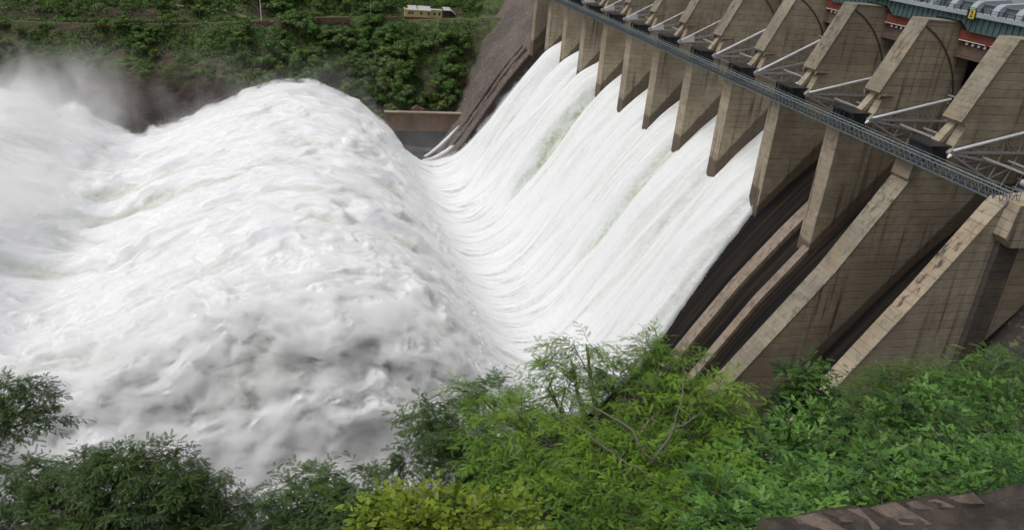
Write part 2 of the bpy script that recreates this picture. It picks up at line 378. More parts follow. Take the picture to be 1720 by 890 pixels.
# ------------------------------------------------------------------ radial gates
ORD = ['nearest', 'second', 'third', 'fourth', 'fifth', 'sixth', 'seventh', 'eighth', 'ninth', 'tenth', 'eleventh', 'twelfth']
def gate(k):
    """gate in the bay between pier k (near) and pier k+1 (far); the arms on the far side lie on pier k+1's near face"""
    y0 = (far_(k) if k else 96.2) + .12; y1 = near_(k + 1) - .12
    opened = 3 <= k <= 10; rot = 14 if opened else 0; rr = 19.6
    st = 'raised above white water' if opened else 'closed over a dry chute'
    g = empty('radial_gate', (112.5, (y0 + y1)/2, -33.8), f'grey steel radial gate {st}, {ORD[k]} bay from the right', 'dam gate', 'radial gates between the piers')
    P = lambda r, a, y: (112.5 + r*math.cos(R(a)), y, -33.8 + r*math.sin(R(a)))
    mb = MB(); A = np.linspace(-28 + rot, 17 + rot, 16)
    for a0, a1 in zip(A[:-1], A[1:]):
        vs = [P(r, a, y) for r in (rr, rr + .12) for a in (a0, a1) for y in (y0, y1)]
        mb.add(vs, [(0, 1, 3, 2), (4, 6, 7, 5), (0, 2, 6, 4), (1, 5, 7, 3), (0, 4, 5, 1), (2, 3, 7, 6)])
    mb.build('skin_plate', M['skin'], g)
    mb = MB()
    for a in np.linspace(-26 + rot, 16 + rot, 9): mb.bar(P(rr - .35, a, y0), P(rr - .35, a, y1), .16)
    for y in np.linspace(y0 + .5, y1 - .5, 9):
        for a0, a1 in zip(A[:-1:2], A[2::2]): mb.bar(P(rr - .25, a0, y), P(rr - .25, a1, y), .1)
    mb.build('stiffener', M['steel'], g)
    for side, y in ((0, y1 - .9), (1, y0 + .9)):
        mb = MB(); angs = [14 + rot, 0 + rot*.9, -10 + rot*.8, -25 + rot*.6]
        yy = y + (-.0 if side == 0 else 0)
        mb.bar(P(.8, angs[0], yy), P(rr - .4, angs[0], yy), .30 if k < 5 else .2, n=10)
        arm = mb.build('radial_arm', M['steel_pale'], g, smooth=False)
        mb = MB()
        for a, t in zip(angs[1:], (.2, .2, .16)): mb.bar(P(1.0, a, yy), P(rr - .4, a, yy), t)
        for i, r in enumerate((4.2, 8.0, 11.8, 15.6)):
            for a0, a1 in zip(angs[:-1], angs[1:]):
                mb.bar(P(r, a0, yy), P(r*1.0, a1, yy), .09)
            if i < 3:
                r2_ = r + 3.8
                mb.bar(P(r, angs[0], yy), P(r2_, angs[1], yy), .075); mb.bar(P(r2_, angs[2], yy), P(r, angs[3], yy), .075)
                mb.bar(P(r, angs[0], yy + .0), P(r + 1.9, angs[1] , yy), .06)
        mb.build('arm_bracing', M['steel'], arm)
        if k >= 5:
            mb = MB(); q = [(.9, angs[0]), (5.0, angs[0]), (5.2, angs[2]), (.9, angs[3])]
            mb.prism([(P(r, a, 0)[0], P(r, a, 0)[2]) for r, a in q], yy - .25, yy + .25); mb.build('gusset_plate', M['steel_pale'], arm)
    mb = MB()
    mb.bar(P(8, -6 + rot, y0 + .9), P(8, -6 + rot, y1 - .9), .15); mb.bar(P(14, -6 + rot, y0 + .9), P(14, -6 + rot, y1 - .9), .15)
    mb.bar(P(.1, 0, y1 + .05), P(.1, 0, y1 - 1.7), .55, n=12); mb.bar(P(.1, 0, y0 - .05), P(.1, 0, y0 + 1.7), .55, n=12)
    mb.build('trunnion', M['steel'], g)
for k in range(0, 12): gate(k)

# ------------------------------------------------------------------ trunnion walkway (steel footbridge)
wk = empty('footbridge', (106, 240, -35.4), 'long blue-grey steel lattice footbridge running across the pier noses', 'footbridge')
ya, yb = 92.6, 372; X0, X1, Z0, Z1 = 105.0, 106.9, -35.55, -34.0
mb = MB(); mb.box(X0, X1, ya, yb, Z0 - .12, Z0 - .02); mb.build('deck', M['walk_deck'], wk)
for x in (X0, X1):
    mb = MB()
    mb.box(x - .09, x + .09, ya, yb, Z0 - .2, Z0 + .02); 
    rl = MB(); rl.box(x - .045, x + .045, ya, yb, Z1 - .05, Z1 + .05); rl.build('top_chord', M['rail'], wk)
    rl = MB(); rl.box(x - .025, x + .025, ya, yb, Z1 + .43, Z1 + .49); rl.build('handrail', M['rail'], wk)
    n = int((yb - ya)/1.45)
    for i in range(n):
        y = ya + i*1.45
        mb.bar((x, y, Z0), (x, y + .72, Z1), .05); mb.bar((x, y + .72, Z1), (x, y + 1.45, Z0), .05)
        if i % 2 == 0: mb.bar((x, y, Z0), (x, y, Z1 + .46), .04)
    mb.build('truss', M['walk'], wk)
mb = MB()
for i in range(int((yb - ya)/2.9)): mb.bar((X0, ya + i*2.9, Z1 - .0), (X1, ya + i*2.9, Z1 - .0), .04) if i % 4 == 0 else mb.bar((X0, ya + i*2.9, Z0 + .03), (X1, ya + i*2.9, Z0 + .03), .05)
mb.build('cross_tie', M['walk'], wk)
for i, (y, lab) in enumerate(((130.6, 'small white floodlight on the footbridge rail below the second truss of arms'), (108.5, 'small white floodlight on the footbridge rail near its right end'))):
    f = empty('floodlight', (107.1, y, Z1 + .5), lab, 'floodlight', 'floodlights on the footbridge')
    mb = MB(); mb.bar((107.05, y, Z1 + .3), (107.05, y, Z1 + .95), .04); mb.build('post', M['walk'], f)
    mb = MB(); mb.bar((106.8, y - .05, Z1 + 1.0), (107.4, y + .05, Z1 + 1.4), .14, .34, n=10); mb.build('lamp_head', M['white'], f)

# ------------------------------------------------------------------ road bridge on the crest
br = empty('crest_bridge', (131, 240, -12.3), 'green plate girder road bridge with grey deck over the dam crest', 'bridge')
b0, b1 = 86, 380
for xg in (127.9, 134.5):
    mb = MB()
    for k in range(-1, 13):
        y0, y1 = far_(k) - T/2, far_(k + 1) - T/2
        prof = [(y0, -13.6), (y0 + 3.4, -13.6), (y0 + 5.8, -15.2), (y1 - 5.8, -15.2), (y1 - 3.4, -13.6), (y1, -13.6), (y1, -12.35), (y0, -12.35)]
        n = 8; vs = [(xg - .06, a, b) for a, b in prof] + [(xg + .06, a, b) for a, b in prof]
        mb.add(vs, [tuple(range(n)), tuple(range(2*n-1, n-1, -1))] + [(i, (i+1) % n, (i+1) % n + n, i + n) for i in range(n)])
        for (a, za), (b_, zb) in zip(prof[:5], prof[1:6]): mb.bar((xg, a, za - .05), (xg, b_, zb - .05), .09)
        for y in np.arange(y0 + .6, y1, 1.45):
            zz = float(np.interp(y, [p[0] for p in prof[:6]], [p[1] for p in prof[:6]])); mb.box(xg - .3, xg + .3, y, y + .12, zz, -12.36)
    mb.build('girder', M['bridge_green'], br)
mb = MB(); mb.box(127.3, 141, b0, b1, -12.34, -11.95); mb.box(127.1, 127.29, b0, b1, -12.5, -11.75); mb.build('deck', M['bridge_grey'], br)
mb = MB()
for y in np.arange(b0, b1, 1.9): mb.box(127.15, 127.27, y, y + .14, -12.45, -10.9)
mb.bar((127.2, b0, -10.95), (127.2, b1, -10.95), .04); mb.bar((127.2, b0, -11.4), (127.2, b1, -11.4), .03)
mb.build('railing', M['steel_dark'], br)
mb = MB(); mb.box(131.5, 137.5, b0 + 14, b1, -11.94, -10.35); mb.box(131.2, 137.8, b0 + 14, b1, -10.34, -10.22); mb.build('hoist_housing', M['hood_dark'], br)
def hood_mesh():
    mb = MB(); out = [(0, 0), (.15, 1.0), (.7, 1.7), (1.6, 2.2), (7.4, 2.75), (8.3, 2.55), (8.6, 1.8)]; inn = [(8.2, 1.5), (7.2, 1.75), (2.2, 1.35), (1.5, .9), (1.25, 0)]
    mb.prism(out, -.62, .62) if False else mb.prism(out + inn, -.75, .75); return mb
near_hoods = ['hood at the right edge of the view', 'second hood from the right edge', 'third hood from the right edge', 'fourth hood from the right edge', 'fifth hood from the right edge', 'sixth hood from the right edge', 'seventh hood from the right edge']
hm = None
for i in range(7):
    y = 125.8 + i*5.6
    if hm is None:
        ho = hood_mesh().build('hoist_hood', M['hood']); hm = ho.data
    else:
        ho = bpy.data.objects.new('hoist_hood', hm); C.objects.link(ho)
    ho.location = (129.6, y, -11.94)
    tag(ho, f'curved grey metal cover on the bridge deck, {near_hoods[i]}', 'hoist hood', 'curved hoist hoods on the bridge')
# number sign
sg = empty('number_sign', (127, 134, -12), 'square yellow sign with a black 2 on the bridge edge', 'sign')
mb = MB(); mb.box(126.86, 126.95, 133.2, 134.6, -12.9, -11.3); mb.build('plate', M['yellow'], sg)
mb = MB(); mb.box(126.96, 127.04, 133.0, 135.2, -13.0, -11.2); mb.build('back_board', M['black'], sg)
def text(s, loc, size, m, parent, rot):
    cu = bpy.data.curves.new('numeral', 'FONT'); cu.body = s; cu.size = size; cu.extrude = .02; cu.align_x = 'CENTER'; cu.align_y = 'CENTER'; cu.offset = .02
    o = bpy.data.objects.new('numeral', cu); C.objects.link(o); bpy.context.view_layer.update()
    me = bpy.data.meshes.new_from_object(o); bpy.data.objects.remove(o)
    t = Matrix.Translation(loc) @ rot; me.transform(t); return link('numeral', me, m, parent)
text('2', (126.83, 133.9, -12.1), 1.5, M['black'], sg, Matrix.Rotation(R(-90), 4, 'Z') @ Matrix.Rotation(R(90), 4, 'X'))
# red hoist beams with white lamps
for k in range(1, 6):
    y0, y1 = far_(k) + 1.2, near_(k + 1) - .6
    rb_ = empty('hoist_beam', (129, (y0 + y1)/2, -16.5), f'red painted beam with a row of white lamps under the bridge, {ORD[k]} bay from the right bank', 'beam', 'red beams under the bridge')
    mb = MB(); mb.box(128.8, 129.6, y0, y1, -17.1, -15.35); mb.box(128.4, 129.6, y0, y1, -17.3, -17.11); mb.build('beam_body', M['red'], rb_)
    mb = MB(); mb.box(128.30, 128.38, y0 + .4, (y0+y1)/2 - .5, -17.26, -17.14); mb.box(128.30, 128.38, (y0+y1)/2 + .6, y1 - .6, -17.26, -17.14); mb.build('white_edge', M['white'], rb_)
    for i in range(9):
        y = y0 + 1 + i*1.55; mb = MB(); mb.box(128.7, 128.95, y, y + .55, -17.95, -17.45); mb.build('lamp', M['white'], rb_)
# lamp post and gantry on the upstream side
lp = empty('lamp_post', (139.5, 139, -11.9), 'thin grey lamp post on the bridge against the reservoir', 'lamp post')
mb = MB(); mb.bar((139.5, 139, -11.9), (139.5, 139, -8.6), .09, .05, 6); mb.bar((139.5, 139, -8.6), (138.6, 139, -8.1), .05, n=6); mb.build('post', M['steel'], lp)
mb = MB(); mb.bar((138.7, 139, -8.15), (138.0, 139, -7.95), .13, .1, 6); mb.build('lamp_head', M['white'], lp)
gc = empty('gantry_crane', (139, 150, -11.9), 'grey-green gantry crane with white diagonal struts on the bridge', 'crane')
for yy in (146.5, 155):
    for xx in (131, 140): 
        mb = MB(); mb.box(xx, xx + .7, yy, yy + .7, -11.9, -2); mb.build('leg', M['bridge_green'], gc)
    mb = MB(); mb.bar((131.4, yy, -10.5), (140.3, yy, -4), .12); mb.bar((140.3, yy, -10.5), (131.4, yy, -4), .12); mb.build('strut', M['white'], gc)
mb = MB(); mb.box(130.5, 141.2, 146, 156, -2, -.8); mb.build('top_beam', M['bridge_green'], gc)

# ------------------------------------------------------------------ water: river, pool, reservoir
def plane(name, x0, x1, y0, y1, z, m, kind='structure'):
    o = mesh_np(name, np.array([(x0, y0, z), (x1, y0, z), (x1, y1, z), (x0, y1, z)], float), np.array([[0, 1, 2, 3]]), m); o['kind'] = kind; return o
m, n, b = mat('river_surface'); g = G(n); P = g.pos()
f1 = g.noise(g.vmul(P, (.25, .6, 1)), 1, 5, .65); f2 = g.noise(P, .06, 4)
g.setin(b.inputs['Base Color'], g.mix(g.math('MULTIPLY', g.ramp(f1, .55, .7), .35), (.020, .026, .028), (.25, .28, .29)))
b.inputs['Roughness'].default_value = .25; g.setin(b.inputs['Normal'], g.bump(f1, .8, .6)); M['river'] = m
m, n, b = mat('reservoir_surface'); g = G(n); P = g.pos(); f1 = g.noise(g.vmul(P, (.3, .3, 1)), 1, 5, .6)
b.inputs['Base Color'].default_value = (.20, .225, .225, 1); b.inputs['Roughness'].default_value = .22; g.setin(b.inputs['Normal'], g.bump(f1, .4, .3)); M['res'] = m
plane('river', -1200, 72, 40, 1500, WATER, M['river'])
plane('reservoir', 137.2, 4000, -800, 4000, RES, M['res'])

# ------------------------------------------------------------------ the white water
m, n, b = mat('white_water'); g = G(n); P = g.pos()
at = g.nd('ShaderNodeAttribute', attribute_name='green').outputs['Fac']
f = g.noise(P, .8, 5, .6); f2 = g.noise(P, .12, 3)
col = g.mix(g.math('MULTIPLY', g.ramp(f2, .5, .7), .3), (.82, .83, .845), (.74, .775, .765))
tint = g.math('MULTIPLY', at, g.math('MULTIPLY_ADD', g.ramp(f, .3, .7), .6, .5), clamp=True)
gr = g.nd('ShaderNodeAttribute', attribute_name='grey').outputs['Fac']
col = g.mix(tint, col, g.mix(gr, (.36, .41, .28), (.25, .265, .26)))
g.setin(b.inputs['Base Color'], col); b.inputs['Roughness'].default_value = .65; b.inputs['Specular IOR Level'].default_value = .25
b.inputs['Subsurface Weight'].default_value = .45; b.inputs['Subsurface Radius'].default_value = (1.0, 1.0, 1.0); b.inputs['Subsurface Scale'].default_value = .9
g.setin(b.inputs['Normal'], g.bump(g.noise(g.vmul(P, (.55, 1.3, .8)), 1.0, 8, .72), .75, .55)); M['foam'] = m

WX = [131, 127, 122.6, 114.6, 107.5, 98, 91, 86, 80, 75, 70, 65, 60, 55, 50, 45, 38, 29, 18, 5, -8, -20, -34, -48, -60, -70, -82, -96, -112, -130, -150, -175, -210]
WZ = [-41.0, -42.2, -46, -54, -62.6, -75.5, -86.5, -94, -102.5, -108, -111.6, -113.3, -113.4, -111.6, -108, -103, -95.5, -88.2, -83.3, -80.8, -82, -85.3, -90.5, -96.5, -100, -98, -92, -85, -80, -77.5, -79, -88, -108]
wx = np.array(WX, float); wz = np.array(WZ, float)
# smooth the control polyline densely
tt = np.r_[0, np.cumsum(np.hypot(np.diff(wx), np.diff(wz)))]; L = tt[-1]
fine_t = np.linspace(0, L, 1200)
def smooth(a, k): 
    kern = np.hanning(k); kern /= kern.sum(); p = np.pad(a, k//2, mode='reflect', reflect_type='odd'); return np.convolve(p, kern, 'same')[k//2:-(k//2)][:len(a)]
fx = smooth(np.interp(fine_t, tt, wx), 41); fz = smooth(np.interp(fine_t, tt, wz), 41)
STEP = .36
s = np.linspace(0, L, int(L/STEP)); px = np.interp(s, fine_t, fx); pz = np.interp(s, fine_t, fz)
nx = -np.gradient(pz, s); nz = np.gradient(px, s); nn = np.hypot(nx, nz); nx /= -nn; nz /= -nn       # surface normal pointing up/downstream
# lateral edges
ye0 = np.interp(-px, [-131, -107, -86, -70, -50, -20, 20, 60, 90, 130, 200], [165, 162.5, 157, 155, 158, 162, 166, 160, 135, 110, 90])
ye1 = np.interp(-px, [-131, -107, -90, -75, -60, -30, 20, 60, 90, 200], [340.6, 344, 350, 354, 356, 356, 355, 350, 345, 340])
lat = np.arange(-60, 260, STEP) if False else None
NE = 110; inner = 560
u = np.linspace(0, 1, inner)
jit0 = fbm(s*.09, s*0 + 3.3, 4, 31)*3.2*sstep(0, 1, (90 - px)/40.); jit1 = fbm(s*.09, s*0 + 7.7, 4, 37)*2.6*sstep(0, 1, (90 - px)/40.)
ye0 = ye0 + .25*fbm(s*.35, s*0 + 1.1, 3, 33) + jit0; ye1 = ye1 + jit1
Yc = ye0[:, None] + (ye1 - ye0)[:, None]*u[None, :]
drop = np.where(px > 58, 1.6, np.clip(pz - WATER + 2, 1.6, 60)); drop = smooth(drop, 31)
e = np.linspace(1, 0, NE, endpoint=False)                       # 1 = toe, 0 = edge
def skirt(edge, sign):
    prof = 1 - np.sqrt(np.clip(1 - e**2, 0, 1))                   # rolls over, then falls
    dn = drop[:, None]*(e[None, :]**1.35)
    out = drop[:, None]*(.78*e[None, :]**.8)*np.where(px > 60, .5, 1.0 if sign < 0 else .35)[:, None]
    return edge[:, None] + sign*out, -dn
Yl, Dl = skirt(ye0, -1); Yr, Dr = skirt(ye1, 1); Yr = Yr[:, ::-1]; Dr = Dr[:, ::-1]
YY = np.concatenate([Yl, Yc, Yr], 1); DD = np.concatenate([Dl, 0*Yc, Dr], 1)
XX = np.repeat(px[:, None], YY.shape[1], 1); ZZ = np.repeat(pz[:, None], YY.shape[1], 1)
SS = np.repeat(s[:, None], YY.shape[1], 1)
# per-bay jets on the chute
H = np.zeros_like(YY); valley = np.zeros_like(YY)
VW = {10: (.85, 2.4), 9: (.6, 2.2), 8: (1.0, 3.8), 7: (.35, 1.8), 6: (.4, 1.6), 5: (.95, 2.0), 4: (.6, 1.8), 3: (.2, 1.5)}
wob = .8*noise2(SS/16, YY*0 + 3, 45)
for k in range(3, 11):
    c = (far_(k) + near_(k + 1))/2; hw = 9.0 + np.clip((107 - XX)*.075, 0, 2.6); q = np.abs(YY + wob - c)/hw
    if k == 3: q = np.where(YY < c, (c - YY)/(c - ye0[:, None] + .6), q)
    amp = (2.7 if k < 8 else 5.6)*sstep(0, 1, (122 - XX)/14)*(1 - .9*sstep(0, 1, (90 - XX)/26))
    H = np.maximum(H, amp*np.clip(1 - q**2.6, 0, 1))
    wv, ww_ = VW[k]; vv = wv*np.exp(-((YY + wob - (c - 9.8 - np.clip((107 - XX)*.05, 0, 2)))/ww_)**2)*sstep(0, 1, (120 - XX)/10)*(1 - sstep(0, 1, (94 - XX)/24)); valley = np.maximum(valley, vv)
chm = sstep(54, 72, XX); hump = 1 - chm
Q = SS + 6*noise2(SS*.03, YY*.05, 51); Yw = YY + 1.6*noise2(SS*.03, YY*.07, 52)
def bil(a, b, seed, o=3, gain=.5):
    t = 0; A = 1
    a, b = .9*a - .436*b, .436*a + .9*b
    for i in range(o): t = t + A*(np.sqrt(noise2(a*2**i, b*2**i, seed + i*5)**2 + .004)*2 - .6); A *= gain; a, b = .8*a - .6*b, .6*a + .8*b
    return t
d = chm*(1.1*noise2(Q/50, Yw/5.0, 1) + .5*noise2(Q/40, Yw/3.0, 4) + .26*noise2(Q/34, Yw/2.1, 2) + .13*noise2(Q/22, Yw/1.0, 3) + .08*fbm(Q/7, Yw/1.6, 2, 5))
# bucket: curved flow lines
tro = np.exp(-((XX - 62)/13)**2); trl = .5 + .5*np.clip(fbm(Q/40, YY/14, 2, 90)*2 + .3, -1, 1)
d = d + tro*trl*(.42*noise2(Q/20, YY/1.5, 8) + .26*noise2(Q/9, YY/.75, 9))
grow = sstep(52, 30, XX); seam = np.exp(-((XX - 46 - 2*noise2(YY/9, YY*0, 95))/3.2)**2)
e_ = np.clip(YY - ye0[:, None], 0, 99); edge = np.exp(-e_/22); edge[YY < ye0[:, None]] = 1
wq = Q + 7*fbm(Q/22, YY/14, 3, 61); wy = YY + .85*DD + 6*fbm(Q/20, YY/13, 3, 63)
bay = np.cos((wy - 97.46 - 9)/22.5*2*np.pi)
d = d + hump*grow*(1.15*bay + 1.8*fbm(wq/44, wy/17, 2, 11) + (.55 + .6*edge)*bil(wq/24, wy/7.5, 12, 3, .55) + (.30 + .75*edge)*fbm(wq/8, wy/3.4, 5, 15, .62))
d = d + hump*(1 - grow)*(.35*fbm(Q/22, Yw/2.0, 3, 21, .6)) + seam*.5*bil(Q/3.5, YY/2.0, 23, 3, .6)
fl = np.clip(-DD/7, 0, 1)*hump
d = d + fl*(1.7*bil((wq + .5*DD)/20, wy/9, 71, 3, .5) + 1.1*fbm((wq + .6*DD)/9, wy/4.5, 5, 75, .6))
d = d + H - .7*valley + chm*1.1*sstep(118, 100, XX); d = d*(1 - chm*(1 - sstep(-.3, 3.5, YY - ye0[:, None])))
edn = fl*.85; ny = np.where(YY < (ye0 + ye1)[:, None]/2, -1, 1)*edn
nX = nx[:, None]*(1 - .6*edn); nZ = nz[:, None]*(1 - .6*edn)
V = np.stack([XX + nX*d, YY + ny*d, ZZ + DD + nZ*d], -1)
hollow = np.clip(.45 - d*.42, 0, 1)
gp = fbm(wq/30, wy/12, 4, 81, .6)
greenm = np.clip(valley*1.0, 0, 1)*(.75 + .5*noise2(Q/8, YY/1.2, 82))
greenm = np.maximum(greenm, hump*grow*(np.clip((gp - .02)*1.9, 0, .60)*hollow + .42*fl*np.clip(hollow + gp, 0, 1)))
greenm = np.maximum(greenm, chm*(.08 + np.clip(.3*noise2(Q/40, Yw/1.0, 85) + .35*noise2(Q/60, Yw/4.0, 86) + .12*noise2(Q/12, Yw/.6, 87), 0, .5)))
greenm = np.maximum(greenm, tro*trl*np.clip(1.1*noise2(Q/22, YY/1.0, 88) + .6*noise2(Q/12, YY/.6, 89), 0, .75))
greenm = np.clip(greenm, 0, 1); greyer = np.clip(np.maximum(tro, fl*.8), 0, 1)  # on the flank this grey paints in the shade below the overhang
a_, b_ = XX.shape
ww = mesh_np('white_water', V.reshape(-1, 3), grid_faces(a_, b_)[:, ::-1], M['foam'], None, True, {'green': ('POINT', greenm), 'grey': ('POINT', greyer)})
ww['kind'] = 'structure'

m, n, b = mat('water_droplet'); g = G(n); tr = g.nd('ShaderNodeBsdfTranslucent'); tr.inputs[0].default_value = (.9, .92, .94, 1); df = g.nd('ShaderNodeBsdfDiffuse'); df.inputs[0].default_value = (.9, .91, .93, 1)
ms = g.nd('ShaderNodeMixShader'); ms.inputs[0].default_value = .5; n.links.new(df.outputs[0], ms.inputs[1]); n.links.new(tr.outputs[0], ms.inputs[2]); n.links.new(ms.outputs[0], n.nodes['Material Output'].inputs[0]); M['drop'] = m
# loose droplets torn off the surface (uncountable)
def flecks(n_, wfun, hs, sz, seed, label):
    r = np.random.default_rng(seed); W = wfun(XX, YY, DD).ravel().astype(float); W /= W.sum()
    idx = r.choice(len(W), n_, p=W); P_ = V.reshape(-1, 3)[idx]; nr = np.stack([np.broadcast_to(A_, XX.shape).ravel()[idx] for A_ in (nX, ny, nZ)], -1)
    h = r.exponential(1, n_)*hs*(.3 + 1.4*np.clip(fbm(SS.ravel()[idx]/9, YY.ravel()[idx]/6, 3, seed) + .4, 0, 2))
    P_ = P_ + nr*h[:, None] + r.normal(0, .25, (n_, 3)) + np.array([-.6, 0, .1])*h[:, None]
    d_ = r.normal(size=(n_, 3)) + np.array([-1.5, 0, 0]); Vv, Ff = scatter(quadV, quadF, P_, d_, r.normal(size=(n_, 3)), sz*(.3 + r.random(n_))*np.exp(-h/5))
    tag(mesh_np('flying_droplets', Vv, Ff, M['drop'], None, False), label, None, None, 'stuff')
flecks(150000, lambda x, y, d_: (x < 45)*(np.exp(-np.clip(ye1[:, None] - y, 0, 99)/4))*(d_ > -12), 1.5, .24, 401, 'white droplets flying off the crest edge of the leaping water')
flecks(170000, lambda x, y, d_: (x < 50)*(1.0 + 2.0*(d_ < -1)*(y < 200)), .35, .17, 402, 'white droplets skimming over the leaping water')
flecks(60000, lambda x, y, d_: (x > 60)*(x < 112)*(1.0*np.exp(-np.clip(ye1[:, None] - y, 0, 99)/2) + np.exp(-np.clip(y - ye0[:, None], 0, 99)/1.5))*(d_ > -1), .5, .16, 403, 'white droplets along both edges of the water on the chute')
def shell(name, thick, dens, lo, hi, scale, stretch, label):
    ii = np.where(px < 54)[0][::4]; jj = np.arange(0, XX.shape[1], 5)
    gg = lambda A_: np.broadcast_to(A_, XX.shape)[np.ix_(ii, jj)]
    xs_, ys_, zs_ = gg(V[..., 0]), gg(V[..., 1]), gg(V[..., 2]); nxx, nyy, nzz = gg(nX), gg(ny), gg(nZ)
    h = thick(xs_, ys_, gg(DD), gg(ye0[:, None])); top = np.stack([xs_ + nxx*h, ys_ + nyy*h*1.3, zs_ + nzz*h], -1); bot = np.stack([xs_ - nxx*1.2, ys_ - nyy*1.5, zs_ - nzz*1.2], -1)
    a, b = xs_.shape; N_ = a*b; F = grid_faces(a, b); idx = np.arange(N_).reshape(a, b)
    ring = np.concatenate([idx[:, 0], idx[-1, 1:], idx[-2::-1, -1], idx[0, -2::-1]]); sk = np.stack([ring[:-1], ring[:-1] + N_, ring[1:] + N_, ring[1:]], -1)
    m = bpy.data.materials.new('airborne_spray'); m.use_nodes = True; n = m.node_tree; n.nodes.remove(n.nodes['Principled BSDF']); g = G(n)
    v = g.nd('ShaderNodeVolumePrincipled'); v.inputs['Color'].default_value = (1, 1, 1, 1); v.inputs['Anisotropy'].default_value = .0
    g.setin(v.inputs['Density'], g.math('MULTIPLY', g.ramp(g.noise(g.vmul(g.pos(), stretch), scale, 5, .62, .8), lo, hi), dens))
    n.links.new(v.outputs[0], n.nodes['Material Output'].inputs['Volume']); m.cycles.volume_step_rate = .06
    tag(mesh_np(name, np.concatenate([top.reshape(-1, 3), bot.reshape(-1, 3)]), np.concatenate([F, F[:, ::-1] + N_, sk])[:, ::-1], m, None, True), label, None, None, 'stuff')
shell('airborne_spray', lambda x, y, D_, e0: sstep(0, 12, 52 - x)*(.45 + 2.6*sstep(12, -8, y - e0)*sstep(0, 25, 50 - x) + 1.7*sstep(336, 356, y)) + .02, .62, .40, .60, .24, (.55, .8, 1.2), 'billowing grey-white spray around the near flank of the leaping water')

# thin jets from low outlets on the far side
for i, (p0, p1, p2, lab) in enumerate((((79.5, 385, -103.5), (70.5, 383, -114), (62, 378, -117.6), 'thin upper white water jet leaving an outlet at the dam foot'),
                                      ((80.5, 377, -105.5), (72, 374, -116.5), (60, 371, -117.5), 'thin lower and brighter white water jet beside the training wall'))):
    mb = MB(); pts = []; rad = []
    for t in np.linspace(0, 1, 16):
        p = (1-t)**2*np.array(p0) + 2*t*(1-t)*np.array(p1) + t*t*np.array(p2); pts.append(p + rng.normal(0, .05, 3)); rad.append(.25 + (.75 + .3*i)*math.sin(min(1, t*1.25)*math.pi*.75)**.8)
    tag(mb.tube(pts, rad, 8) or mb.build('outlet_jet', M['foam'], None, True), lab, 'water jet', 'outlet jets at the dam foot')

# ------------------------------------------------------------------ training wall
tw = empty('training_wall', (66, 397, WATER), 'rust-stained concrete training wall with pale cap beyond the spillway', 'wall')
mb = MB(); mb.box(44, 84, 396, 398.5, WATER - 3, -100.5); mb.build('wall_body', M['rust'], tw)
mb = MB(); mb.box(44.2, 84, 395.6, 395.99, WATER - 2, -109.5); mb.build('wet_base', M['steel_dark'], tw)
mb = MB(); mb.box(43.8, 84, 395.7, 398.8, -100.48, -100.0); mb.build('wall_cap', M['cap'], tw)
mb = MB(); mb.prism([(58, -100), (58, -99.2), (60.2, -97.6), (64.2, -99.2), (64.2, -100)], 399, 402); o = mb.build('boulder_shed', M['redstone']); tag(o, 'small brown hipped hut standing on the training wall', 'hut')

# ------------------------------------------------------------------ far bank
def hill_z(x, y):
    x = np.asarray(x, float); y = np.asarray(y, float)
    yb_ = np.interp(x, [-400, -120, -40, 20, 50, 90], [445, 422, 410, 402, 398, 398]) + 5*fbm(x*.03, x*0, 3, 101)
    t = y - yb_
    cl = np.interp(x, [-400, -130, -30, 10, 40, 80], [30, 28, 26, 22, 12, 14])
    z = WATER + cl*sstep(-2, 11 + 3*noise2(x*.05, y*0, 103), t)
    sl = np.interp(x, [-300, -120, -40, 20, 60], [.9, 1.0, .82, .9, 1.12])
    z = z + np.clip(t - 8, 0, 400)*sl
    road = np.interp(x, [-120, -85, -54, -22, -5, 34, 62, 110], [-73.2, -72.2, -70.4, -67.9, -64.9, -62.6, -62.9, -59])
    # terrace for the road
    yr = 452; over = sstep(yr - 5.5, yr - 5.2, y)*(1 - sstep(yr + 3, yr + 9, y)); z = z*(1 - over) + road*over
    z = np.where(y <= yr - 5.2, np.minimum(z, road - .9), z)
    z = np.where(y > yr - 5, np.minimum(z, road + np.clip(y - yr + 1, 0, 400)*.60), z); z = np.where(y > yr + 6, np.maximum(z, road + (y - yr - 6)*.5), z)
    z = z + (1.4*fbm(x*.07, y*.07, 4, 105) + .5*fbm(x*.3, y*.3, 3, 107))*(1 - over)
    rk = bil(x*.06, z*.12, 109, 3)*1.6*(1 - sstep(14, 20, t)); return z + rk*0
xs = np.arange(-420, 175, 1.6); ys = np.concatenate([np.arange(388, 475, .8), np.arange(475, 900, 8)])
XX, YY = np.meshgrid(xs, ys, indexing='ij'); ZZ = hill_z(XX, YY)
YY2 = YY + 1.4*bil(XX*.09, ZZ*.28, 113, 3)*(ZZ < -85); XX2 = XX + .9*bil(YY*.1, ZZ*.3, 117, 2)*(ZZ < -80)
m, n, b = mat('hillside_rock'); g = G(n); P = g.pos(); x, y, z = g.sep(P)
a1 = g.noise(P, .05, 5, .6); a2 = g.noise(g.vmul(P, (.25, .25, .8)), 1, 6, .7); a3 = g.noise(P, .35, 5, .65)
rock = g.mix(g.ramp(a2, .4, .65), (.085, .058, .043), (.04, .032, .028)); rock = g.mix(g.math('MULTIPLY', g.ramp(a2, .62, .75), .7), rock, (.20, .12, .085))
green = g.mix(g.ramp(a3, .35, .65), (.035, .062, .018), (.09, .14, .035))
hz = g.math('MULTIPLY', g.ramp(g.math('ADD', z, g.math('MULTIPLY', a1, 24)), -84, -72), g.math('MAXIMUM', g.ramp(a1, .42, .55), g.ramp(x, -20, 15)))
col = g.mix(g.math('MULTIPLY', g.ramp(a3, .36, .56), hz), rock, green)
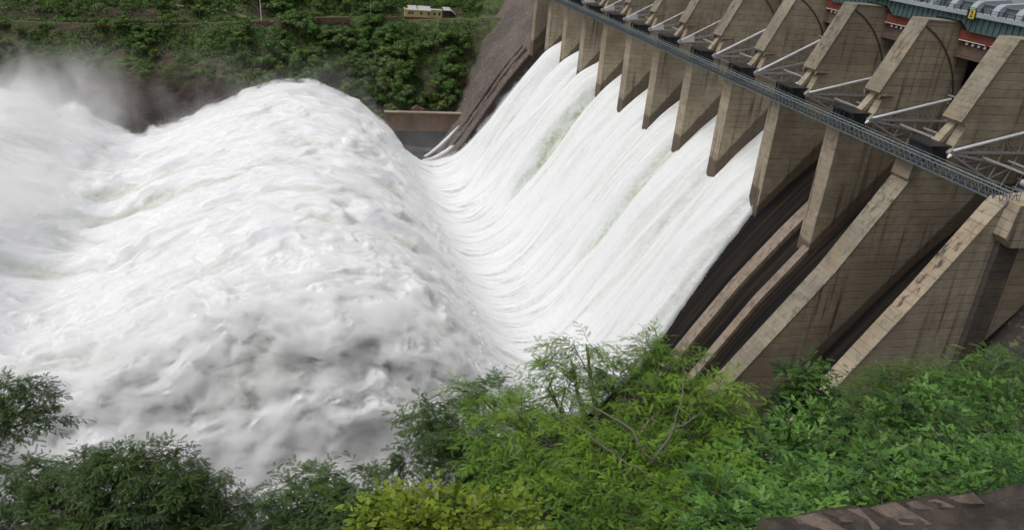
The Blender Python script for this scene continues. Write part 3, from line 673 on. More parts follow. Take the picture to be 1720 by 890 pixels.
g.setin(b.inputs['Base Color'], col); b.inputs['Roughness'].default_value = .95; g.setin(b.inputs['Normal'], g.bump(a2, 1, 1.2)); M['hill'] = m
hl = mesh_np('far_hillside', np.stack([XX2, YY2, ZZ], -1).reshape(-1, 3), grid_faces(*XX.shape), M['hill'], None, True); hl['kind'] = 'structure'

# foliage ------------------------------------------------------------
def leafmat(name, c1, c2, c3=None, trans=.35, rough=.5):
    m, n, b = mat(name); g = G(n)
    t = g.nd('ShaderNodeAttribute', attribute_name='tint').outputs['Fac']; oi = g.nd('ShaderNodeObjectInfo').outputs['Random']
    col = g.mix(t, c1, c2)
    if c3: col = g.mix(g.math('MULTIPLY', oi, .8), col, c3)
    hsv = g.nd('ShaderNodeHueSaturation'); g.setin(hsv.inputs['Color'], col); g.setin(hsv.inputs['Hue'], g.math('MULTIPLY_ADD', g.math('FRACT', g.math('MULTIPLY', oi, 7.3)), .05 if name.startswith('hill') else .0, .475 if name.startswith('hill') else .5)); g.setin(hsv.inputs['Value'], g.math('MULTIPLY_ADD', oi, .5, .75))
    g.setin(b.inputs['Base Color'], hsv.outputs[0]); b.inputs['Roughness'].default_value = rough; b.inputs['Specular IOR Level'].default_value = .35
    tr = g.nd('ShaderNodeBsdfTranslucent'); g.setin(tr.inputs[0], g.mix(.5, hsv.outputs[0], (.20, .30, .03)))
    ms = g.nd('ShaderNodeMixShader'); ms.inputs[0].default_value = trans
    n.links.new(b.outputs[0], ms.inputs[1]); n.links.new(tr.outputs[0], ms.inputs[2]); n.links.new(ms.outputs[0], n.nodes['Material Output'].inputs[0]); return m
M['hleaf'] = leafmat('hill_foliage', (.03, .068, .016), (.17, .31, .05), (.09, .13, .045), .25)
M['bark'] = concrete('bark', (.13, .105, .08), stain=False, lines=False, streak=0)
def hill_tree_mesh(seed, nl=9, q=1500, sz=.55):
    r = np.random.default_rng(seed); P_, D_ = [], []; tints = []
    for i in range(nl):
        a = r.random()*6.28; rad = r.random()**.6*2.7; c = np.array([math.cos(a)*rad, math.sin(a)*rad, 3.6 + r.random()*2.4 - rad*.35]); rl = np.array([1.5, 1.5, 1.05])*(.7 + r.random()*.6)
        m_ = q//nl; v = r.normal(size=(m_, 3)); v /= np.linalg.norm(v, axis=1)[:, None]; v[:, 2] = np.where(v[:, 2] < -.3, -v[:, 2], v[:, 2])
        P_.append(c + v*rl*(.72 + .35*r.random((m_, 1)))); D_.append(v); tints.append(np.clip(r.random()*.5 + r.random(m_)*.4 + v[:, 2]*.15, 0, 1))
    P_ = np.concatenate(P_); D_ = np.concatenate(D_); tn = np.concatenate(tints)
    t_ = np.cross(D_, r.normal(size=D_.shape)); Vv, Ff = scatter(quadV, quadF, P_, t_, D_ + .5*r.normal(size=D_.shape), sz*(.6 + .8*r.random(len(P_))))
    return Vv, Ff, tn
protos = []
for i in range(6):
    Vv, Ff, tn = hill_tree_mesh(200 + i)
    cr = mesh_np('crown', Vv, Ff, M['hleaf'], None, False, {'tint': ('FACE', tn)})
    tb = MB(); tb.tube([(0, 0, -2.5), (.1, 0, 1), (-.1, .1, 3.4)], [.3, .22, .1], 6)
    for a in (0, 2.1, 4.2): tb.tube([(0, 0, 1.6), (math.cos(a)*.9, math.sin(a)*.9, 3), (math.cos(a)*1.8, math.sin(a)*1.8, 4)], [.14, .1, .05], 5)
    tk = tb.build('trunk', M['bark']); protos.append((cr, tk))
used = [False]*6; placed = 0; tries = 0
def hill_tree(x, y, z, sc, lab, grp):
    global placed
    i = rng.integers(6); cr, tk = protos[i]
    r_ = bpy.data.objects.new('hill_tree', None); C.objects.link(r_); r_.location = (x, y, z); r_.rotation_euler = (0, 0, rng.random()*6.28); r_.scale = (sc, sc, sc*(.8 + .4*rng.random()))
    tag(r_, lab, 'tree', grp)
    for src in (cr, tk):
        o = src if not used[i] else src.copy()
        if used[i]: C.objects.link(o)
        o.parent = r_
    used[i] = True; placed += 1
pts_ = []
while placed < 296 and tries < 60000:
    tries += 1
    below = placed < 190; x = rng.uniform(-150 if below else -70, 118); y = rng.uniform(403, 445) if below else rng.uniform(452, 492)
    z = float(hill_z(x, y)); 
    if 444.5 < y < 452: continue
    dens = np.interp(x, [-150, -60, -20, 30, 110], [.25, .3, .8, 1, 1])
    if z < -100 and x < 10: continue
    if z < -88 and x < -60: continue
    if x < -5 and y < 446 and fbm(x*.03, y*.05, 2, 131) < np.interp(x, [-150, -40, 0], [.25, .0, -.3]): continue
    if rng.random() > dens: continue
    if 53 < x < 97 and 433 < y < 463 : continue
    if 437.5 < y < 446 and (-58 < x < -9 or 11 < x < 31 or 46 < x < 58): continue
    if x > 78 and y < 400 + (x - 78)*2.2 + 3: continue
    if fbm(np.array(x*.035 + 9.1), np.array(y*.07), 2, 177) > .30 and placed < 190: continue
    if any((x - a)**2 + (y - b)**2 < (2.6 if x > 0 else 3.0)**2*1.2 for a, b in pts_): continue
    pts_.append((x, y)); sc = rng.uniform(.85, 1.5)*(1 if x > -20 else .8)
    if y < 446: hill_tree(x, y, z, sc, 'bushy green tree among many on the wooded slope below the road', 'trees on the slope below the road')
    else: hill_tree(x, y, z, sc, 'dark green tree among many on the hillside above the road', 'trees on the hillside above the road')
print('hill trees', placed)
# shrubs and ground cover of the slope (uncountable)
N = 130000; x = rng.uniform(-200, 125, N); y = 402 + rng.random(N)*110; z = hill_z(x, y); 
zg = hill_z(x, y + 1.0) - z
keep = (fbm(x*.05, y*.05, 3, 141) + (z + 92)*.018 + np.where(x > 0, .35, .08) > .05) & ~((y > 445.5) & (y < 449.2)) & (zg < 1.6) & ~((x > 78) & (y < 400 + (x - 78)*2.2 + 1)) & ~((x>56)&(x<92)&(y>444)&(y<458))
x, y, z = x[keep], y[keep], z[keep]; hgt = np.clip(.1 + 1.6*fbm(x*.15, y*.15, 3, 143) + .5, 0, 2.6)*rng.random(len(x))
D_ = rand_dirs(len(x)); Vv, Ff = scatter(quadV, quadF, np.stack([x, y, z + hgt], -1), D_, rand_dirs(len(x)) + np.array([0, -.5, 1.2]), .5 + .7*rng.random(len(x)))
gc_ = mesh_np('slope_scrub', Vv, Ff, M['hleaf'], None, False, {'tint': ('FACE', np.clip(.3 + .5*fbm(x*.1, y*.1, 3, 145) + .3*rng.random(len(x)), 0, 1))})
tag(gc_, 'dense low green scrub covering the far hillside', None, None, 'stuff')
N = 30000; x = rng.uniform(-190, 125, N); y = 402 + rng.random(N)*100; z = hill_z(x, y)
wallz = ((x > -57) & (x < -10) & (y > 438.5)) | ((x > 12) & (x < 31) & (y > 441)) | ((x > 46) & (x < 58) & (y > 439)); wallz &= y < 446
ok = ~wallz & (fbm(x*.035 + 9.1, y*.07, 2, 177) < .33) & (fbm(x*.035, y*.06, 3, 171) + (z + 88)*.015 + np.interp(x, [-150, -40, 0, 30], [-.12, 0, .15, .6]) > .05) & ~((y > 444) & (y < 449.6)) & (hill_z(x, y + 1) - z < 1.9) & ~((x > 78) & (y < 400 + (x - 78)*2.2 + 2)) & ~((x > 56) & (x < 92) & (y > 440) & (y < 459))
x, y, z = x[ok][:5200], y[ok][:5200], z[ok][:5200]; n_ = len(x); q = 80; rad = (.9 + 1.5*rng.random(n_)**1.5)
v = rand_dirs(n_*q).reshape(n_, q, 3); v[..., 2] = np.abs(v[..., 2]); P_ = np.stack([x, y, z + .1], -1)[:, None] + v*rad[:, None, None]*(.7 + .4*rng.random((n_, q, 1)))
tn = np.clip(rng.random(n_)[:, None]*.65 + .25*rng.random((n_, q)) + .15*v[..., 2], 0, 1).ravel(); v = v.reshape(-1, 3)
Vv, Ff = scatter(quadV, quadF, P_.reshape(-1, 3), np.cross(v, rng.normal(size=v.shape)), v + .5*rng.normal(size=v.shape), .55*(.6 + .8*rng.random(n_*q)))
tag(mesh_np('slope_thicket', Vv, Ff, M['hleaf'], None, False, {'tint': ('FACE', tn)}), 'green thicket of bushes covering the far slope', None, None, 'stuff')
# retaining wall of the hillside road, road, rocks
def wallseg(x0, x1, z0a, z0b, h, lab):
    mb = MB(); n_ = max(2, int((x1 - x0)/3)); 
    X_ = np.linspace(x0, x1, n_); top = [(x_, float(np.interp(x_, [x0, x1], [z0a, z0b]))) for x_ in X_]
    bot = [(x_, z_ - h*(.8 + .3*random.random())) for x_, z_ in top]
    mb.prism(top + bot[::-1], 444.6, 445.5); tag(mb.build('retaining_wall', M['redstone']), lab, 'wall', 'retaining walls along the hillside road')
wallseg(-57, -25, -70.6, -68.2, 6.5, 'long reddish brown stone retaining wall left of the tall pole')
wallseg(-21, -10.5, -67.6, -66.2, 6.5, 'square red stone retaining wall just under the tall pole')
wallseg(-4, 8, -64.8, -64.0, 3.6, 'low red stone retaining wall right of the tall pole')
wallseg(13, 30, -63.6, -62.5, 3.0, 'long low red stone wall below the hillside trees')
wallseg(47, 57, -61.6, -60.9, 5.5, 'red stone terrace wall left of the yellow house')
wallseg(-95, -66, -73.4, -71.5, 3.5, 'weathered brown stone wall at the far left of the hillside road')
xr = np.linspace(-130, 110, 120); zr = np.interp(xr, [-120, -85, -54, -22, -5, 34, 62, 110], [-73.2, -72.2, -70.4, -67.9, -64.9, -62.6, -62.9, -59]) + .12
V = np.concatenate([np.stack([xr, 0*xr + 447.2, zr], -1), np.stack([xr, 0*xr + 448.4, zr], -1)]); F = np.array([[i, i+1, i+121, i+120] for i in range(119)])
o = mesh_np('hillside_road', V, F, M['path']); o['kind'] = 'structure'
# track climbing on the left
tx = np.linspace(-84, -22, 60); ty = np.interp(tx, [-84, -60, -22], [478, 462, 455]); tz = hill_z(tx, ty) + .8
V = np.concatenate([np.stack([tx, ty, tz], -1), np.stack([tx, ty + 1.0, hill_z(tx, ty + 1.0) + .85], -1)]); F = np.array([[i, i+1, i+61, i+60] for i in range(59)])
o = mesh_np('footpath', V, F, M['path']); o['kind'] = 'structure'
po = empty('pole', (-14.6, 449, -67), 'tall white pole standing beside the hillside road', 'pole'); mb = MB(); mb.bar((-14.6, 446.9, -68), (-15.2, 446.9, -51), .22, .13, 8); mb.build('shaft', M['white'], po)
mb = MB(); mb.bar((-16.2, 446.9, -51.2), (-14.2, 446.9, -51.2), .1); mb.build('cross_arm', M['white'], po)
mb = MB(); mb.bar((41, 446.8, -62.5), (40.9, 446.8, -53), .1, .07, 6); tag(mb.build('pole', M['steel']), 'thin grey pole among the trees left of the house', 'pole')
# yellow house
hs_ = empty('house', (72, 456, -61), 'long cream yellow house with pale roof panels on the far slope', 'house')
mb = MB(); mb.box(60, 74, 452, 459, -61.8, -57.9); mb.box(74.01, 80.5, 453, 459, -61.8, -57.7); mb.build('wall', M['house'], hs_)
mb = MB(); mb.prism([(59.6, -57.85), (60, -57.6), (60.4, -57.6), (60.4, -57.88)], 451.5, 459.3); 
for x0, x1 in ((61.6, 66.4), (66.9, 74)): mb.add([(x0, 451.3, -57.8), (x1, 451.3, -57.8), (x1, 456, -56.0), (x0, 456, -56.0), (x0, 451.3, -58.0), (x1, 451.3, -58.0), (x1, 456, -56.2), (x0, 456, -56.2)], [(0, 1, 2, 3), (7, 6, 5, 4), (0, 4, 5, 1), (2, 6, 7, 3), (1, 5, 6, 2), (0, 3, 7, 4)])
mb.build('roof', M['roofs'], hs_)
mb = MB(); mb.box(59.8, 80.6, 451.4, 459.2, -58.28, -58.0) if False else mb.box(74.2, 80.7, 452.6, 459.2, -57.68, -57.4); mb.build('flat_roof', M['roofs'], hs_)
for x_ in (61.6, 63.2, 68.2, 72.2, 75.6, 78.3):
    mb = MB(); mb.box(x_, x_ + 1.2, 451.9 if x_ < 74 else 452.9, 451.99 if x_ < 74 else 452.99, -60.2, -58.8); mb.build('window', M['window'], hs_)
mb = MB(); mb.box(59.5, 81, 450.8, 451.9, -64, -61.5); mb.build('plinth', M['redstone'], hs_)
sh_ = empty('open_shed', (84, 456, -61), 'brown open sided shed with pale roof right of the yellow house', 'shed')
mb = MB(); mb.add([(80.9, 451.5, -57.2), (85, 451.5, -57.2), (85, 457, -56), (80.9, 457, -56), (88, 451.5, -59.4), (88, 457, -58.6)], [(0, 1, 2, 3), (1, 4, 5, 2)]); mb.build('roof', M['roofs'], sh_)
mb = MB(); 
for x_ in (81, 83.5, 86.8): mb.bar((x_, 451.8, -64), (x_, 451.8, -57.8), .14)
mb.box(81, 87, 451.7, 451.95, -60.9, -60.5); mb.box(81, 87, 456, 456.3, -63, -58); mb.build('frame', M['redstone'], sh_)
mb = MB(); mb.box(81, 87.2, 450.5, 451.6, -66, -63.6); mb.build('plinth', M['cap'], sh_)
mb = MB(); mb.box(99, 101.8, 462, 463, -56.5, -54.2); tag(mb.build('kiosk', M['roofs']), 'tiny pale kiosk between the house and the dam', 'kiosk')

# ------------------------------------------------------------------ near bank (under the foreground trees)
az = np.radians(np.arange(-75, 100, 1.25)); dd = np.concatenate([np.arange(0, 30, .6), np.arange(30, 190, 3)])
sl_ = np.interp(np.degrees(az), [-75, -22, 10, 22, 30, 38.5, 50, 60, 100], [1.2, 1.2, 1.2, 1.15, .98, .86, .66, .5, .3])
A, Dd = np.meshgrid(az, dd, indexing='ij'); X_ = np.sin(A)*Dd; Y_ = np.cos(A)*Dd
Z_ = -2.6 - sl_[:, None]*np.clip(Dd - 2.2, 0, None) + fbm(X_*.2, Y_*.2, 4, 151)*np.clip(Dd*.08, 0, 1.0) ; Z_ = np.maximum(Z_, WATER - 4)
m, n, b = mat('bank_soil'); g = G(n); P = g.pos(); a3 = g.noise(P, 1.2, 5, .6)
g.setin(b.inputs['Base Color'], g.mix(g.ramp(a3, .35, .65), (.035, .042, .02), (.06, .045, .03))); b.inputs['Roughness'].default_value = .95; M['soil'] = m
o = mesh_np('near_bank', np.stack([X_, Y_, Z_], -1).reshape(-1, 3), grid_faces(*X_.shape), M['soil'], None, True); o['kind'] = 'structure'
def bank_z(x, y):
    a = math.degrees(math.atan2(x, y)); d_ = math.hypot(x, y)
    return -2.6 - float(np.interp(a, [-75, -22, 10, 22, 30, 38.5, 50, 60, 100], [1.2, 1.2, 1.2, 1.15, .98, .86, .66, .5, .3]))*max(0, d_ - 2.2)

# ------------------------------------------------------------------ foreground trees
def neem_spray(n=8, length=1.0, leaflet=.27, wd=.034, ang=58):
    V = []; F = []
    for i in range(n):
        t = .18 + .8*i/(n - 1); x = t*length; zz = -.22*t*t
        L_ = leaflet*(1 - .35*abs(t - .5))
        for s_ in (-1, 1):
            a = R(ang - 22*t)*s_; d_ = np.array([math.cos(a), math.sin(a), -.28]); d_ /= np.linalg.norm(d_); p = np.array([-math.sin(a), math.cos(a), 0])*wd
            o_ = np.array([x, 0, zz]); k = len(V); V += [o_, o_ + d_*L_*.42 + p, o_ + d_*L_ + [0, 0, -.05], o_ + d_*L_*.42 - p]; F.append([k, k+1, k+2, k+3])
    k = len(V); V += [np.array([0, .008, 0]), np.array([length, .003, -.2]), np.array([length, -.003, -.2]), np.array([0, -.008, 0])]; F.append([k, k+1, k+2, k+3])
    return np.array(V), np.array(F)
def broad_spray(n=6, wd=.15, L_=.36):
    V = []; F = []
    for i in range(n):
        t = .15 + .85*i/(n-1); s_ = 1 if i % 2 else -1; a = R(50*(1 - t) + 8)*s_ ; d_ = np.array([math.cos(a), math.sin(a), -.15 + .1*(i % 3)]); d_ /= np.linalg.norm(d_)
        p = np.array([-math.sin(a), math.cos(a), .0]); o_ = np.array([t*.8, 0, -.05*t]); k = len(V)
        V += [o_, o_ + d_*L_*.35 + p*wd + [0, 0, .04], o_ + d_*L_*.8 + p*wd*.6 + [0, 0, .02], o_ + d_*L_, o_ + d_*L_*.8 - p*wd*.6 + [0, 0, .02], o_ + d_*L_*.35 - p*wd + [0, 0, .04]]
        F += [[k, k+1, k+2, k+3], [k, k+3, k+4, k+5]]
    return np.array(V), np.array(F)
SPR = {'neem': neem_spray(), 'neemd': neem_spray(7, 1, .30, .05, 56), 'fine': neem_spray(10, 1, .20, .026, 66), 'broad': broad_spray(), 'lime': broad_spray(7, .2, .42)}
M['neem'] = leafmat('bright_neem_leaves', (.03, .088, .010), (.215, .375, .035), None, .35)
M['darkneem'] = leafmat('dark_neem_leaves', (.016, .042, .010), (.06, .115, .02), None, .25)
M['feather'] = leafmat('feathery_leaves', (.04, .10, .015), (.12, .23, .03), None, .35)
M['broadl'] = leafmat('broad_leaves', (.02, .06, .014), (.12, .25, .045), None, .3, .4)
M['lime'] = leafmat('lime_leaves', (.10, .17, .015), (.27, .36, .03), None, .4, .4)
M['limb'] = concrete('grey_brown_limb', (.13, .115, .09), stain=False, lines=False, streak=0, warm=(.12, .10, .075))
def curve_pts(a, b, n=7, sag=.12, wig=.06):
    a = np.array(a, float); b = np.array(b, float); L_ = np.linalg.norm(b - a); mid = (a + b)/2 + rng.normal(0, wig*L_, 3) + np.array([0, 0, -sag*L_])
    return [(1-t)**2*a + 2*t*(1-t)*mid + t*t*b + rng.normal(0, .012*L_, 3)*(0 < t < 1) for t in np.linspace(0, 1, n)]
def plant(name, base, clumps, spr, leafm, size, label, cat, trunk_r=.14, group=None, fork=None, layer=.5, outb=.6):
    """clumps: (centre, radii xyz, number of sprays)"""
    base = np.array(base, float); root = empty(name, base, label, cat, group)
    cen = np.mean([c[0] for c in clumps], 0); fork = np.array(fork, float) if fork is not None else base*.45 + np.array(cen)*.55
    tb = MB(); tb.tube(curve_pts(base + [0, 0, -.3], fork, 8, 0, .03), list(np.linspace(trunk_r, trunk_r*.6, 8)), 8); tk = tb.build('trunk', M['limb'], root, True)
    lb = MB(); PV, PF, TT = [], [], []; off = 0
    for c, rad, n_ in clumps:
        n_ = int(n_*(3.6 if spr in ('neem', 'fine', 'neemd') else 2.6 if spr == 'lime' else 2.9))
        c = np.array(c, float); rad = np.array(rad, float) if hasattr(rad, '__len__') else np.array([rad, rad, rad*.6])
        lb.tube(curve_pts(fork, c, 9, .05, .05), list(np.linspace(trunk_r*.45, trunk_r*.10, 9)), 6)
        per = 9 if spr in ('neem', 'fine', 'neemd') else 6; nt_ = max(4, n_//per); tl = size*((2.5 if leafm is M['darkneem'] else 3.3) if spr in ('neem', 'fine', 'neemd') else 3.6 if spr == 'lime' else 2.2)
        ns = int(np.clip(nt_/7, 3, 16)); sc_ = rand_dirs(ns)*(rng.random((ns, 1))**.5)*rad; si = rng.integers(0, ns, nt_); stn = rng.uniform(-.32, .40, ns)[si]
        v = rand_dirs(nt_); org = c + sc_[si] + v*rad*.22; td = sc_[si]/rad*.7 + v*.8; td = td*np.array([1, 1, .45]) + np.array([0, 0, .12]); td /= np.linalg.norm(td, axis=1)[:, None]; ln_ = tl*(.6 + .8*rng.random(nt_))
        for q_ in list(c + sc_): lb.tube(curve_pts(fork + (c - fork)*rng.uniform(.62, 1.0) - np.array([0, 0, rad[2]*.15]), q_, 5, .03, .10), list(np.linspace(trunk_r*.12, trunk_r*.03, 5)), 4)
        k_ = np.arange(per); t_ = (.15 + .85*k_/(per - 1))[None, :]; ps = org[:, None] + td[:, None]*(ln_[:, None]*t_)[..., None] - np.array([0, 0, .28])*((ln_[:, None]*t_**2)[..., None])
        for i_ in range(0, nt_, 2): lb.tube([org[i_], ps[i_, per//2], ps[i_, -1]], [trunk_r*.035 + .002, trunk_r*.025 + .0015, .001], 3)
        sgn = np.where(k_ % 2, 1, -1)[None, :]*np.where(k_ == per - 1, .1, 1.0)[None, :]; an_ = sgn*R(52) + rng.normal(0, .3, (nt_, per)); ca, sa = np.cos(an_), np.sin(an_)
        dx = td[:, None, 0]*ca - td[:, None, 1]*sa; dy = td[:, None, 0]*sa + td[:, None, 1]*ca; dz = td[:, None, 2]*.6 - .25*t_ + rng.normal(0, .22, (nt_, per))
        pos = ps.reshape(-1, 3); d_ = np.stack([dx, dy, dz], -1).reshape(-1, 3); n2 = len(pos)
        sz = size*(.6 + .6*rng.random(n2)); Vv, Ff = scatter(*SPR[spr], pos, d_, np.array([0, 0, 1.]) + rng.normal(0, .3, (n2, 3)), sz)
        PV.append(Vv); PF.append(Ff + off); off += len(Vv)
        base_t = rng.random()*.3; tv = np.repeat(stn + .25*v[:, 2], per) + base_t + rng.random(n2)*.4; tv = tv + .12*np.tile(t_[0], nt_); TT.append(np.repeat(np.clip(tv, 0, 1), len(SPR[spr][1])))  # shade painted into the tint: darker inside, lighter at tips and upward twigs
    lb.build('limbs', M['limb'], tk, True)
    cr = mesh_np('crown', np.concatenate(PV), np.concatenate(PF), leafm, root, False, {'tint': ('FACE', np.concatenate(TT))})
    cr.matrix_parent_inverse = Matrix.Translation(-root.location)
    return root
def at(u_, v_, d_):
    r_ = r2*((u_ - 860)/1348.54) + u2*((445 - v_)/1348.54) + fw; r_ = r_*d_; return (r_.x, r_.y, r_.z)
def C_(lst, dv=9): return [(at(u_, v_ + dv, d_), (rx, rx, rz), n_) for u_, v_, d_, rx, rz, n_ in lst]
def onbank(x, y): return (x, y, bank_z(x, y))
big_tree = plant('neem_tree', onbank(5.6, 9.6), C_([
    (960, 600, 15.0, .42, .42, 90), (985, 570, 15, .30, .22, 60), (920, 640, 15, .6, .3, 170), (860, 690, 15, .75, .4, 330), (800, 650, 15.5, .35, .2, 70), (1110, 600, 15, .5, .3, 190), (1085, 580, 15, .28, .2, 50),
    (1060, 660, 14.5, .8, .45, 420), (1150, 640, 15, .8, .4, 420), (1200, 690, 15, .6, .5, 340), (1000, 700, 14.5, .8, .45, 420), (930, 740, 14, .85, .5, 480), (860, 770, 14, .6, .5, 320),
    (1080, 750, 13.5, .9, .5, 520), (1170, 770, 13.5, .8, .55, 480), (1000, 810, 13, .9, .5, 480), (1100, 840, 12.5, .9, .5, 520), (920, 840, 13, .7, .5, 330), (1010, 880, 12.5, .8, .5, 380), (1180, 870, 12, .6, .5, 340), (1210, 730, 15, .45, .5, 200), (870, 860, 13.5, .5, .5, 220)]),
    'neem', M['neem'], .15, 'large bright green feathery-leaved tree in the bottom centre', 'tree', .17, None, at(1020, 800, 14.2), layer=.3)
bm_ = MB()
for pts__, r0 in (([(1075, 835, 12.4), (1092, 775, 12.2), (1132, 722, 12.5), (1180, 692, 13.0)], .045), ([(1092, 775, 12.2), (1060, 722, 12.4), (1008, 690, 13), (965, 668, 13.6)], .035), ([(1075, 835, 12.4), (1035, 762, 12.2), (985, 725, 12.4), (935, 700, 13)], .032), ([(1132, 722, 12.5), (1150, 660, 13.2), (1146, 610, 14)], .022), ([(905, 885, 12.2), (922, 845, 12.2), (918, 800, 12.4)], .022), ([(1035, 762, 12.2), (1090, 800, 11.9), (1140, 812, 11.9)], .02)):
    P__ = [np.array(at(q_[0], q_[1], q_[2] + .55)) for q_ in pts__]; r0 *= .75; fine_ = []
    for a__, b__ in zip(P__[:-1], P__[1:]):
        for t__ in (0, .33, .66): fine_.append(a__*(1 - t__) + b__*t__ + rng.normal(0, .025, 3))
    fine_.append(P__[-1]); bm_.tube(fine_, list(np.linspace(r0, r0*.35, len(fine_))), 6)
bm_.build('branch', M['limb'], big_tree, True)
plant('neem_tree', onbank(3.6, 11.5), C_([
    (715, 700, 17, .38, .22, 110), (740, 735, 17, .35, .2, 90), (700, 760, 17, .3, .16, 70), (770, 710, 16.5, .5, .3, 170), (800, 750, 16.5, .6, .35, 220), (760, 780, 16.5, .4, .3, 110), (830, 660, 16.8, .3, .2, 70), (840, 790, 16, .6, .5, 200)]),
    'neemd', M['darkneem'], .18, 'dark branch of a tree reaching over the foam, left of the bright green tree', 'tree', .12, None, at(840, 820, 16.3))
plant('neem_tree', onbank(-7.0, 17.5), C_([
    (150, 750, 21, .7, .4, 260), (210, 745, 21, .7, .4, 280), (270, 755, 21, .7, .45, 300), (300, 790, 21, .6, .4, 230), (345, 772, 21, .26, .3, 50), (60, 790, 21, .8, .5, 300), (20, 830, 21, .7, .5, 260), (110, 830, 20.5, .9, .45, 340),
    (200, 820, 20.5, .9, .5, 380), (270, 840, 20.5, .6, .45, 200), (160, 870, 20, .9, .4, 300), (60, 880, 20, .7, .4, 220), (240, 885, 20, .7, .35, 220), (35, 755, 21.5, .3, .25, 60)], 34),
    'neemd', M['darkneem'], .20, 'dark green spreading tree in the bottom left corner', 'tree', .2, None, at(170, 880, 20.6))
plant('neem_tree', onbank(-11.5, 20), C_([
    (15, 660, 23, .6, .35, 170), (60, 665, 23, .6, .3, 170), (80, 690, 23, .35, .22, 70), (20, 700, 23, .6, .35, 140), (-30, 690, 23, .7, .5, 160), (-60, 760, 22.5, .8, .5, 160)]),
    'neemd', M['darkneem'], .20, 'small dark branch of leaves entering at the left edge', 'tree', .16, None, at(-60, 740, 22.8))
plant('neem_tree', onbank(-3.6, 17.5), C_([
    (300, 850, 22, .6, .35, 200), (350, 860, 22, .6, .3, 200), (390, 870, 21, .5, .3, 150), (330, 885, 21, .8, .3, 240), (430, 885, 21, .6, .3, 160)]),
    'fine', M['feather'] if False else M['darkneem'], .28, 'low dark feathery bush between the two left trees', 'bush', .1, None, at(350, 900, 21.5))
plant('young_tree', onbank(.6, 16.2), C_([
    (475, 795, 19, .30, .2, 50), (520, 780, 19, .34, .2, 60), (565, 775, 19, .34, .2, 60), (600, 785, 18.5, .3, .2, 50), (545, 815, 19, .55, .3, 120), (610, 820, 18.5, .6, .3, 150), (480, 850, 19, .5, .35, 120), (560, 860, 18.5, .8, .4, 260), (650, 830, 18, .5, .35, 140), (680, 860, 17.5, .6, .4, 180), (620, 875, 18, .7, .35, 220), (460, 885, 19, .6, .3, 130)], 26),
    'neemd', M['darkneem'], .20, 'slender young tree with drooping leaves over the grey spray, left of the lime shrub', 'tree', .09, None, at(560, 870, 18.8))
plant('shrub', onbank(1.0, 6.6), C_([
    (640, 868, 8.6, .2, .12, 90), (680, 845, 8.6, .16, .12, 60), (725, 850, 8.6, .24, .14, 110), (760, 845, 8.8, .26, .14, 110), (640, 885, 8.4, .26, .14, 110), (700, 885, 8.2, .34, .16, 180), (770, 880, 8.3, .34, .16, 180), (830, 885, 8.6, .3, .14, 130), (820, 858, 8.8, .2, .1, 60)]),
    'lime', M['lime'], .085, 'yellow-green round-leaved shrub at the bottom edge below the centre', 'shrub', .05, None, at(720, 930, 8.6), layer=0)
br_ = []
for u_ in range(1200, 1760, 52):
    for v_ in range(650, 880, 44):
        topv = np.interp(u_, [1180, 1250, 1300, 1400, 1500, 1600, 1720], [690, 695, 690, 665, 655, 655, 650]); botv = np.interp(u_, [1200, 1270, 1720], [900, 880, 840])
        if v_ < topv - 5 or v_ > botv: continue
        dpt = np.interp(v_, [650, 880], [17.5, 9.5]) - (u_ - 1460)/1000.; br_.append((u_ + rng.uniform(-18, 18), v_ + rng.uniform(-12, 12), dpt, .52, .34, int(125)))
# split the mass into several shrubs by position
grp_s = {'left': [], 'middle': [], 'right': [], 'low': []}
for b__ in br_:
    key = 'low' if b__[1] > 790 else ('left' if b__[0] < 1370 else 'middle' if b__[0] < 1550 else 'right'); grp_s[key].append(b__)
plant('shrub', onbank(8.6, 9.2), C_(grp_s['left'], 30), 'broad', M['broadl'], .155, 'broad-leaved green shrub mass below the dividing wall, right of the bright tree', 'shrub', .06, None, layer=0)
plant('shrub', onbank(10.2, 8.6), C_(grp_s['middle'], 30), 'broad', M['broadl'], .155, 'broad-leaved green shrub in the middle of the thicket under the pale coping', 'shrub', .06, None, layer=0)
plant('shrub', onbank(11.4, 7.4), C_(grp_s['right'], 30), 'broad', M['broadl'], .13, 'small-leaved green shrub at the right edge of the thicket', 'shrub', .06, None, layer=0)
plant('shrub', onbank(7.0, 6.4), C_(grp_s['low']), 'broad', M['broadl'], .13, 'low broad-leaved shrub directly behind the parapet', 'shrub', .06, None, layer=0)
plant('young_tree', onbank(10.5, 13.5), C_([
    (1350, 615, 19, .28, .2, 60), (1335, 640, 19, .34, .25, 90), (1380, 650, 19, .35, .3, 90), (1345, 675, 19, .45, .3, 120), (1390, 690, 18.5, .4, .3, 90)]),
    'broad', M['broadl'], .2, 'slender upright sapling in front of the dark channel', 'tree', .07, None, at(1375, 700, 19))
plant('feathery_tree', onbank(14.5, 14.0), C_([
    (1520, 640, 22, .6, .25, 170), (1550, 628, 22, .45, .2, 110), (1480, 665, 21.5, .6, .3, 170), (1570, 665, 21, .7, .35, 220), (1440, 690, 21, .5, .35, 130), (1530, 690, 20.5, .8, .35, 240)]),
    'fine', M['feather'], .26, 'light green feathery tree in front of the tan abutment wall', 'tree', .1, None, at(1520, 720, 21), layer=.8)
plant('feathery_tree', onbank(16.8, 12.6), C_([
    (1715, 590, 20, .3, .2, 60), (1690, 630, 20, .6, .3, 190), (1650, 650, 20, .6, .3, 190), (1620, 640, 20.5, .5, .2, 120), (1720, 670, 19.5, .6, .4, 190), (1670, 690, 19.5, .8, .35, 240)]),
    'fine', M['broadl'], .26, 'darker feathery tree at the right edge in front of the rock slope', 'tree', .1, None, at(1690, 730, 20), layer=.8)
